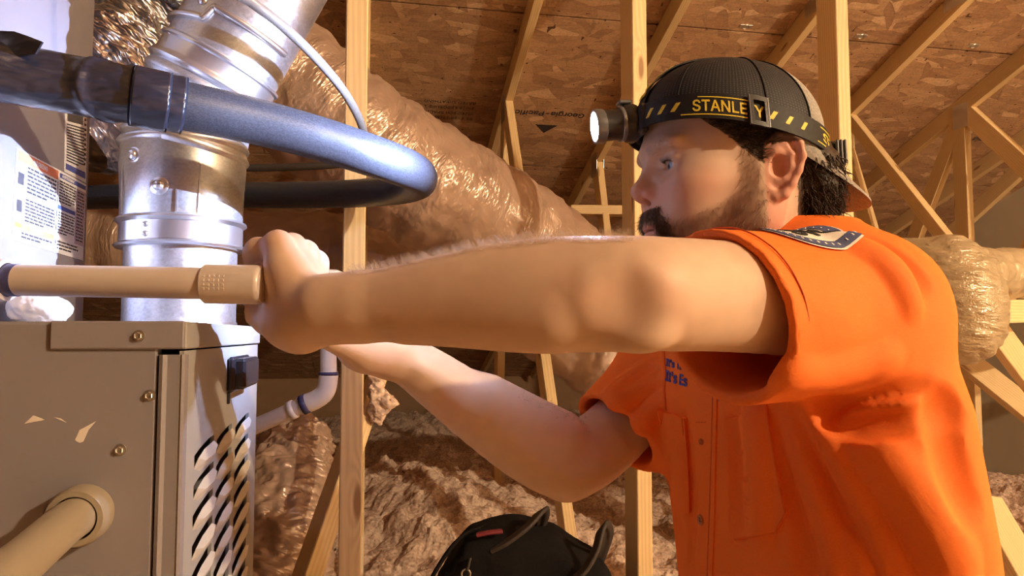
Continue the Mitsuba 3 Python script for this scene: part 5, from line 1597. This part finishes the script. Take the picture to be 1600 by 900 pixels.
# shoulder patch: an oval wrapped over the upper near side of the sleeve
PS0, PS1 = P(1150, 497, 0.650), P(1310, 492, 0.728)
sax = PS1 - PS0; PLEN = np.linalg.norm(sax); sax /= PLEN
sup = ZA - sax * (ZA @ sax); sup /= np.linalg.norm(sup); sout = np.cross(sup, sax)
if sout[1] > 0: sout = -sout
TH0 = math.radians(17)


def wrap_sleeve(s, t):
    """s: metres along from the patch's centre towards the shoulder; t: metres round, towards the camera"""
    c = PS0 + sax * (PLEN / 2) + np.outer(s, sax)
    th = TH0 + t / 0.080
    d = np.outer(np.cos(th), sup) + np.outer(np.sin(th), sout)
    rr = np.arange(0.13, 0.03, -0.002)
    pts = c[:, None] + d[:, None] * rr[None, :, None]
    val = map_coordinates(surface.d, ((pts - surface.lo) / surface.h).reshape(-1, 3).T, order=1, mode='constant', cval=0.06).reshape(len(s), -1)
    k_ = np.maximum((val < 0).argmax(1), 1); ar = np.arange(len(s))
    q_ = np.clip(val[ar, k_ - 1] / (val[ar, k_ - 1] - val[ar, k_] + 1e-9), 0, 1)
    p = pts[ar, k_ - 1] - d * (0.002 * q_)[:, None]
    return p, d


def patch_sheet(poly, lift, th, flip=False):
    v2, f2 = trimesh.creation.triangulate_polygon(poly, engine='earcut')
    v3, f2 = trimesh.remesh.subdivide_to_size(np.column_stack([v2, 0 * v2[:, 0]]), f2, 0.006)
    p, d = wrap_sleeve(v3[:, 0], v3[:, 1])
    m = trimesh.Trimesh(p + d * (lift + th), f2, process=False)
    n_ = np.cross(m.vertices[f2[:, 1]] - m.vertices[f2[:, 0]], m.vertices[f2[:, 2]] - m.vertices[f2[:, 0]]).sum(0)
    return m if n_ @ d.mean(0) > 0 else trimesh.Trimesh(m.vertices, f2[:, ::-1], process=False)


def ellipse(a, b, n=56): return sg.Polygon([(a * math.cos(t), b * math.sin(t)) for t in np.linspace(0, 2 * math.pi, n, endpoint=False)])


pl_, pb_ = 0.053, 0.036
patch = part(shirt, 'shoulder_patch', patch_sheet(ellipse(pl_ + 0.002, pb_ + 0.002), 0.0008, 0.0010), 'thread_white', True, label='oval shoulder patch with a navy ring')
part(patch, 'patch_ring', patch_sheet(ellipse(pl_, pb_).difference(ellipse(pl_ * 0.78, pb_ * 0.72)), 0.0018, 0.0008), 'thread_navy', True)
m = meshkit.text_mesh('SVC', 0.026, 0.001, True); v, f = trimesh.remesh.subdivide_to_size(m.vertices, m.faces, 0.006)
p, d = wrap_sleeve((v[:, 0] - 0.5 * m.bounds[1, 0]) * 0.85, 0.012 - v[:, 1])
part(patch, 'patch_lettering', trimesh.Trimesh(p + d * (0.0020 + v[:, 2:3] * 0.6), f, process=False), 'thread_and_hole_black', False)
ms = []
for k_ in range(34):
    a = 2 * math.pi * k_ / 34
    p, d = wrap_sleeve(np.array([pl_ * 0.885 * math.cos(a)]), np.array([pb_ * 0.86 * math.sin(a)]))
    p, d = p[0], d[0]; b_ = np.cross(d, sax); b_ /= np.linalg.norm(b_)
    ms.append(frame_box(p + d * 0.0024 - sax * 0.0011 - b_ * 0.0014, sax * 0.0022, b_ * 0.0028, d * 0.0006))
part(patch, 'patch_lettering', cat(ms), 'thread_white', False, kind='stuff')

# collar
cn = HW((-0.048, 0, -0.104))
cd = HM[2] * 0.95 + HM[0] * 0.28
pts = []
ca = cd / np.linalg.norm(cd); cx_ = HM[0] - ca * (HM[0] @ ca); cx_ /= np.linalg.norm(cx_); cy_ = np.cross(ca, cx_)
aa = np.linspace(-2.75, 2.75, 70)
rows_ = []
for (rr, hh) in ((0.0660, -0.012), (0.0645, 0.010), (0.0640, 0.028), (0.0665, 0.032), (0.0690, 0.028), (0.0740, 0.008), (0.0800, -0.010), (0.0785, -0.012), (0.0720, 0.004), (0.0670, -0.012)):
    rows_.append(cn + np.outer(np.cos(aa + math.pi) * rr * (1.05), cx_) + np.outer(np.sin(aa + math.pi) * rr * 1.0, cy_) + np.outer(hh - 0.012 * np.clip(np.abs(aa) - 1.2, 0, 2), ca))
rows_ = np.array(rows_); k_ = len(rows_)
v = rows_.transpose(1, 0, 2).reshape(-1, 3)
i, j = np.meshgrid(np.arange(69), np.arange(k_), indexing='ij')
qd = np.stack([i * k_ + j, i * k_ + (j + 1) % k_, (i + 1) * k_ + (j + 1) % k_, (i + 1) * k_ + j], -1).reshape(-1, 4)
part(shirt, 'collar', trimesh.Trimesh(v, np.vstack([qd[:, [0, 1, 2]], qd[:, [0, 2, 3]]]), process=False), 'shirt', 40)

# trousers and boots (below the frame)
hipc = np.array([0.355, 0.865, 0.95])
lg = Field([0.18, 0.60, -0.01], [0.66, 1.15, 1.10], 0.010)
lg.ell(hipc, (0.120, 0.165, 0.13))
for s in (1, -1):
    h0 = hipc + TL * 0.095 * s - [0, 0, 0.03]
    kn = hipc + TL * 0.105 * s + TFW * 0.03 - [0, 0, 0.45]
    an = hipc + TL * 0.11 * s - TFW * 0.01 - [0, 0, 0.85]
    lg.chain([h0, kn, an], [0.098, 0.072, 0.060], 0.04)
lmesh = lg.mesh(2)
part(man, 'trousers', lmesh, 'trousers', True)
for s in (1, -1):
    an = hipc + TL * 0.11 * s - TFW * 0.01
    bo = Field(np.array([an[0] - 0.25, an[1] - 0.2, -0.01]), np.array([an[0] + 0.15, an[1] + 0.2, 0.2]), 0.007)
    bo.cone([an[0], an[1], 0.16], [an[0], an[1], 0.055], 0.050, 0.048, 0.03)
    tp = an + TFW * 0.15
    bo.cone([an[0], an[1], 0.045], [tp[0], tp[1], 0.04], 0.043, 0.040, 0.03)
    bm2 = bo.mesh(2); v = np.array(bm2.vertices); v[:, 2] = np.maximum(v[:, 2], 0.001)
    part(man, 'boot', trimesh.Trimesh(v, bm2.faces, process=False), 'boots', True)
# ---------------------------------------------------------------- cap, worn backwards
def cap_pt(az, t, grow=0.0):
    """az: 0 = over the face, pi = back of the head; t: 0 = lower edge, 1 = top"""
    az, t = np.broadcast_arrays(np.asarray(az, float), np.asarray(t, float))
    front = 0.5 + 0.5 * np.cos(az)
    rx, ry, rz = 0.0985 + grow, 0.0835 + grow, 0.0885 + grow
    c0 = np.array([-0.002, 0, 0.030])
    zlow = 0.046 * front ** 1.3 - 0.002 * (1 - front) ** 1.2 + 0.014 * np.abs(np.sin(az)) ** 3 - c0[2]
    p = 2.0 + 0.75 * front ** 2
    z = zlow + (rz - 0.0 - zlow) * np.sin(t * math.pi / 2)
    s = np.clip(1 - np.clip(np.abs(z) / rz, 0, 1) ** p, 0, 1) ** (1 / p)
    s = np.where(t >= 0.9999, 0, s)
    ex = 2.15
    rad = (np.abs(np.cos(az) / rx) ** ex + np.abs(np.sin(az) / ry) ** ex) ** (-1 / ex)
    return np.stack([np.cos(az) * rad * s + c0[0] - 0.006 * t, np.sin(az) * rad * s, z + c0[2]], -1)


def sheet(fn, A, Bn, wrap, th):
    """double sided sheet from fn(a, b, grow) on index grids A x Bn"""
    a, b = np.meshgrid(A, Bn, indexing='ij')
    o, i_ = fn(a, b, th).reshape(-1, 3), fn(a, b, 0.0).reshape(-1, 3)
    na, nb = len(A), len(Bn); n = na * nb
    ia, jb = np.meshgrid(np.arange(na if wrap else na - 1), np.arange(nb - 1), indexing='ij')
    q = np.stack([ia * nb + jb, ((ia + 1) % na) * nb + jb, ((ia + 1) % na) * nb + jb + 1, ia * nb + jb + 1], -1).reshape(-1, 4)
    f = np.vstack([q[:, [0, 1, 2]], q[:, [0, 2, 3]]])
    fs = [f, f[:, ::-1] + n]
    def rim(idx):
        idx = np.asarray(idx); nx = np.roll(idx, -1)
        if not wrap: idx, nx = idx[:-1], nx[:-1]
        return [np.stack([idx, idx + n, nx], 1), np.stack([nx, idx + n, nx + n], 1)]
    ii = np.arange(na) * nb
    fs += rim(ii) + rim((ii + nb - 1)[::-1])
    if not wrap:
        for row in (np.arange(nb)[::-1], (na - 1) * nb + np.arange(nb)):
            r0, r1 = row[:-1], row[1:]
            fs += [np.stack([r0, r0 + n, r1], 1), np.stack([r1, r0 + n, r1 + n], 1)]
    uv = np.stack([a * 0.09, b * 0.13], -1).reshape(-1, 2)
    return trimesh.Trimesh(HW(np.vstack([o, i_])), np.vstack(fs), process=False), np.vstack([uv, uv])


cap = thing('baseball_cap', 'black mesh cap with a grey front panel and brim, worn backwards on the man\'s head', 'cap')
tt = np.linspace(0, 1, 30)
GA = 2.22
aa_ = np.linspace(-GA, GA, 90)
m_, uv_ = sheet(lambda a, b, g: cap_pt(a, b, g), aa_, tt, False, 0.0022)
part(cap, 'mesh_crown', m_, 'cap_mesh', True, uv=uv_)
ab_ = np.linspace(GA, 2 * math.pi - GA, 30)
m_, uv_ = sheet(lambda a, b, g: cap_pt(a, b, g), ab_, tt, False, 0.0026)
part(cap, 'front_panel', m_, 'cap_grey', True, label='grey front panel at the back of the head')
for a in (0.62, -0.62, 1.62, -1.62, GA, -GA):
    part(cap, 'seam', tube(HW(cap_pt(np.full(24, a), np.linspace(0.02, 0.995, 24), 0.0026)), 0.0009, 6), 'cap_black', True)
part(cap, 'sweatband', tube(HW(cap_pt(np.linspace(-math.pi, math.pi, 80), np.full(80, 0.03), 0.0015)), 0.0032, 8, flat=(1.4, 1)), 'cap_black', True)
part(cap, 'top_button', lathe(HW((-0.008, 0, 0.1202)), HM[2], [(0.006, -0.002), (0.006, 0.001), (0.004, 0.003), (0, 0.0036)], 16), 'cap_black', True)


def brim_pt(a, b, g):
    base = cap_pt(a, np.zeros_like(a) + 0.02, 0.002)
    w = np.cos((a - math.pi) * 1.12)
    w = np.clip(w, 0, 1) ** 0.6
    out = base.copy()
    k = b
    out[..., 0] = base[..., 0] - k * 0.058 * w - k * 0.004
    out[..., 1] = base[..., 1] * (1 - 0.10 * k)
    out[..., 2] = base[..., 2] - k * 0.046 * w - 0.006 * k * (np.abs(base[..., 1]) / 0.06) ** 2 + g
    return out


m_, uv_ = sheet(brim_pt, np.linspace(math.pi - 1.28, math.pi + 1.28, 44), np.linspace(0, 1, 12), False, 0.0030)
part(cap, 'brim', m_, 'cap_grey', 50, label='grey heather brim pointing backwards')

# ---------------------------------------------------------------- headlamp
lampk = thing('headlamp', 'switched on headlamp on a black elastic strap with yellow lettering, worn over the cap', 'headlamp')


def strap_pt(s, t, d):
    """s: metres along the band from the lamp towards the back on the near side; t: metres up; d: outwards"""
    s, t, d = np.broadcast_arrays(np.asarray(s, float), np.asarray(t, float), np.asarray(d, float))
    azs = np.linspace(-math.pi, math.pi, 721)
    rad = (np.abs(np.cos(azs) / 0.1035) ** 2.2 + np.abs(np.sin(azs) / 0.0885) ** 2.2) ** (-1 / 2.2)
    P_ = np.stack([np.cos(azs) * rad - 0.002, np.sin(azs) * rad], 1)
    L = np.concatenate([[0], np.cumsum(np.linalg.norm(np.diff(P_, axis=0), axis=1))]); L = L - L[360]
    az = np.interp(s, L, azs)
    r_ = (np.abs(np.cos(az) / 0.1035) ** 2.2 + np.abs(np.sin(az) / 0.0885) ** 2.2) ** (-1 / 2.2)
    front = 0.5 + 0.5 * np.cos(az)
    zc_ = 0.0120 + 0.061 * front - 0.018 * front ** 2
    lean = -0.16 * t * front
    rr = r_ + d + lean
    return np.stack([np.cos(az) * rr - 0.002, np.sin(az) * rr, zc_ + t], -1)


Ltot = 0.300
ss = np.linspace(-Ltot, Ltot, 160)
sec_ = [(-0.0128, 0.0), (-0.0128, 0.0016), (0.0128, 0.0016), (0.0128, 0.0)]
v = np.stack([strap_pt(ss, t_, d_) for t_, d_ in sec_], 1).reshape(-1, 3)
i, j = np.meshgrid(np.arange(159), np.arange(4), indexing='ij')
qd = np.stack([i * 4 + j, i * 4 + (j + 1) % 4, (i + 1) * 4 + (j + 1) % 4, (i + 1) * 4 + j], -1).reshape(-1, 4)
band = part(lampk, 'strap', trimesh.Trimesh(HW(v), np.vstack([qd[:, [0, 1, 2]], qd[:, [0, 2, 3]]]), process=False), 'strap_black', False)


def on_strap(m, s0, t0, sx=1.0):
    v, f = trimesh.remesh.subdivide_to_size(m.vertices, m.faces, 0.004)
    return trimesh.Trimesh(HW(strap_pt(s0 + v[:, 0] * sx, t0 + v[:, 1], 0.0017 + v[:, 2])), f, process=False)


def s_of(px_):
    """band position seen at picture column px_ (near side)"""
    s_ = np.linspace(0.0, 0.29, 400)
    p = HW(strap_pt(s_, 0, 0.0016)); d = p - EYE
    w_ = d @ FW
    return float(np.interp(px_, 800 + FOC * d[:, 0] / w_, s_))


tm = meshkit.text_mesh('STANLE', 0.0112, 0.0005, True)
sa, sb = s_of(1081), s_of(1167)
part(band, 'lettering', on_strap(tm, sa, -0.0055, (sb - sa) / tm.bounds[1, 0]), 'strap_yellow', False, label='yellow lettering')
tm = meshkit.text_mesh('Y', 0.0112, 0.0005, True)
part(band, 'lettering', on_strap(tm, s_of(1178), -0.0055, (s_of(1194) - s_of(1178)) / tm.bounds[1, 0]), 'strap_yellow', False)
pr = lambda poly: trimesh.creation.extrude_polygon(poly, 0.0005, engine='earcut')
st = []
for x_ in (1015, 1034, 1055, 1208, 1233, 1256):
    s_ = s_of(x_)
    st.append(on_strap(pr(sg.Polygon([(0, -0.0045), (0.0045, -0.0045), (0.0105, 0.0045), (0.006, 0.0045)])), s_ - 0.005, 0.0))
for a_, b_, t_ in ((s_of(1090), s_of(1170), 0.0090), (s_of(1064), s_of(1167), -0.0090), (s_of(1282), s_of(1298), 0.0085), (s_of(1276), s_of(1300), -0.0085)):
    st.append(on_strap(pr(sg.box(0, -0.0006, b_ - a_, 0.0006)), a_, t_))
part(band, 'stripe', cat(st), 'strap_yellow', False)
tm = meshkit.text_mesh('STA', 0.0090, 0.0005, True)
sa, sb = s_of(1284), s_of(1303)
part(band, 'lettering', on_strap(tm, sa, -0.0045, max(0.6, (sb - sa) / tm.bounds[1, 0])), 'strap_yellow', False)
# slider buckle
sa, sb = s_of(1171), s_of(1199)
fr = sg.box(0, -0.0152, sb - sa, 0.0152).difference(sg.box(0.0035, -0.0105, sb - sa - 0.0035, 0.0105))
bm_ = trimesh.creation.extrude_polygon(fr, 0.0035, engine='earcut')
part(lampk, 'buckle', on_strap(bm_, sa, 0.0), 'lamp_black', 30, label='black slider buckle')
part(lampk, 'buckle_rim', cat([on_strap(trimesh.creation.extrude_polygon(sg.box(-0.0006, -0.0150, 0.0004, 0.0150), 0.004, engine='earcut'), s_, 0.0) for s_ in (sa, sb)]), 'lamp_grey', False)
# strap over the crown
az0 = np.linspace(0.0, math.pi, 50)
topc = np.array([cap_pt(0.0, t_, 0.0036) for t_ in np.linspace(0.18, 0.99, 30)] + [cap_pt(math.pi, t_, 0.0036) for t_ in np.linspace(0.97, 0.25, 30)])
v = np.stack([topc + np.array([0, o_, 0]) + np.array([0, 0, d_]) for o_, d_ in ((-0.0125, 0), (0.0125, 0), (0.0125, 0.0016), (-0.0125, 0.0016))], 1).reshape(-1, 3)
i, j = np.meshgrid(np.arange(59), np.arange(4), indexing='ij')
qd = np.stack([i * 4 + j, i * 4 + (j + 1) % 4, (i + 1) * 4 + (j + 1) % 4, (i + 1) * 4 + j], -1).reshape(-1, 4)
part(lampk, 'crown_strap', trimesh.Trimesh(HW(v), np.vstack([qd[:, [0, 1, 2]], qd[:, [0, 2, 3]]]), process=False), 'strap_black', False)
ms = []
for t_ in range(4, 28, 4):
    c_ = topc[t_]
    n_ = topc[t_ + 1] - topc[t_ - 1]; n_ /= np.linalg.norm(n_)
    up_ = np.cross(n_, [0, 1.0, 0]); up_ = up_ if up_ @ (c_ - [0, 0, 0.03]) > 0 else -up_
    ms.append(frame_box(HW(c_ + up_ * 0.0017 - [0, 0.009, 0]), (n_ * 0.006) @ HM, np.array([0, 0.018, 0]) @ HM, (up_ * 0.0006) @ HM))
part(lampk, 'stripe', cat(ms), 'strap_yellow', False)
# lamp head
LB = np.array([0.1005, 0, 0.0540]); la_ = np.array([0.99, 0, -0.10]); la_ /= np.linalg.norm(la_)
lw = lambda d_: HW(LB + la_ * d_)
LAX = la_ @ HM
part(lampk, 'back_plate', frame_box(HW(LB + [-0.006, -0.026, -0.017]), HM[0] * 0.010, HM[1] * 0.052, HM[2] * 0.032, 0.003), 'lamp_black', 30)
part(lampk, 'lamp_body', lathe(lw(0.0), LAX, [(0, 0.0), (0.0190, 0.0), (0.0205, 0.003), (0.0205, 0.012), (0.0185, 0.015), (0.0178, 0.020), (0.0165, 0.022), (0.0165, 0.036), (0.0175, 0.038)], 48), 'lamp_black', 40)
part(lampk, 'grip_ring', lathe(lw(0.0), LAX, [(0.0182, 0.0145), (0.0190, 0.0155), (0.0190, 0.0185), (0.0180, 0.0195)], 48), 'lamp_grey', 40)
part(lampk, 'switch', frame_box(HW(LB + [0.006, -0.007, 0.0195]), HM[0] * 0.014, HM[1] * 0.014, HM[2] * 0.004, 0.001), 'lamp_grey', 30)
part(lampk, 'bezel', lathe(lw(0.0), LAX, [(0.0165, 0.036), (0.0182, 0.0375), (0.0188, 0.044), (0.0182, 0.047), (0.0160, 0.047), (0.0155, 0.0445), (0.0060, 0.034)], 48), 'lamp_grey', 40, label='grey bezel')
k_ = numbered(lampk + '__lens')
scene[k_] = {**mikit.ply(lathe(lw(0.0), LAX, [(0.0152, 0.0445), (0.0120, 0.0465), (0.006, 0.0475), (0, 0.0478)], 40), 'reflector', True),
             'emitter': {'type': 'area', 'radiance': rgb(420.0, 520.0, 760.0)}}
labels[k_] = {'label': 'glowing white lens'}
# battery box at the back
bc = np.array([-0.1075, 0.004, 0.0130])
part(lampk, 'battery_box', frame_box(HW(bc + [-0.016, -0.030, -0.0165]), HM[0] * 0.020, HM[1] * 0.060, HM[2] * 0.030, 0.004), 'lamp_black', 30)
for q_ in range(3):
    part(lampk, 'strap_clip', frame_box(HW(bc + [-0.012 - 0.0045 * q_ + 0.008, 0.030, -0.0125]), HM[0] * 0.0030, HM[1] * 0.0045, HM[2] * 0.026, 0.001), 'lamp_grey', 30)
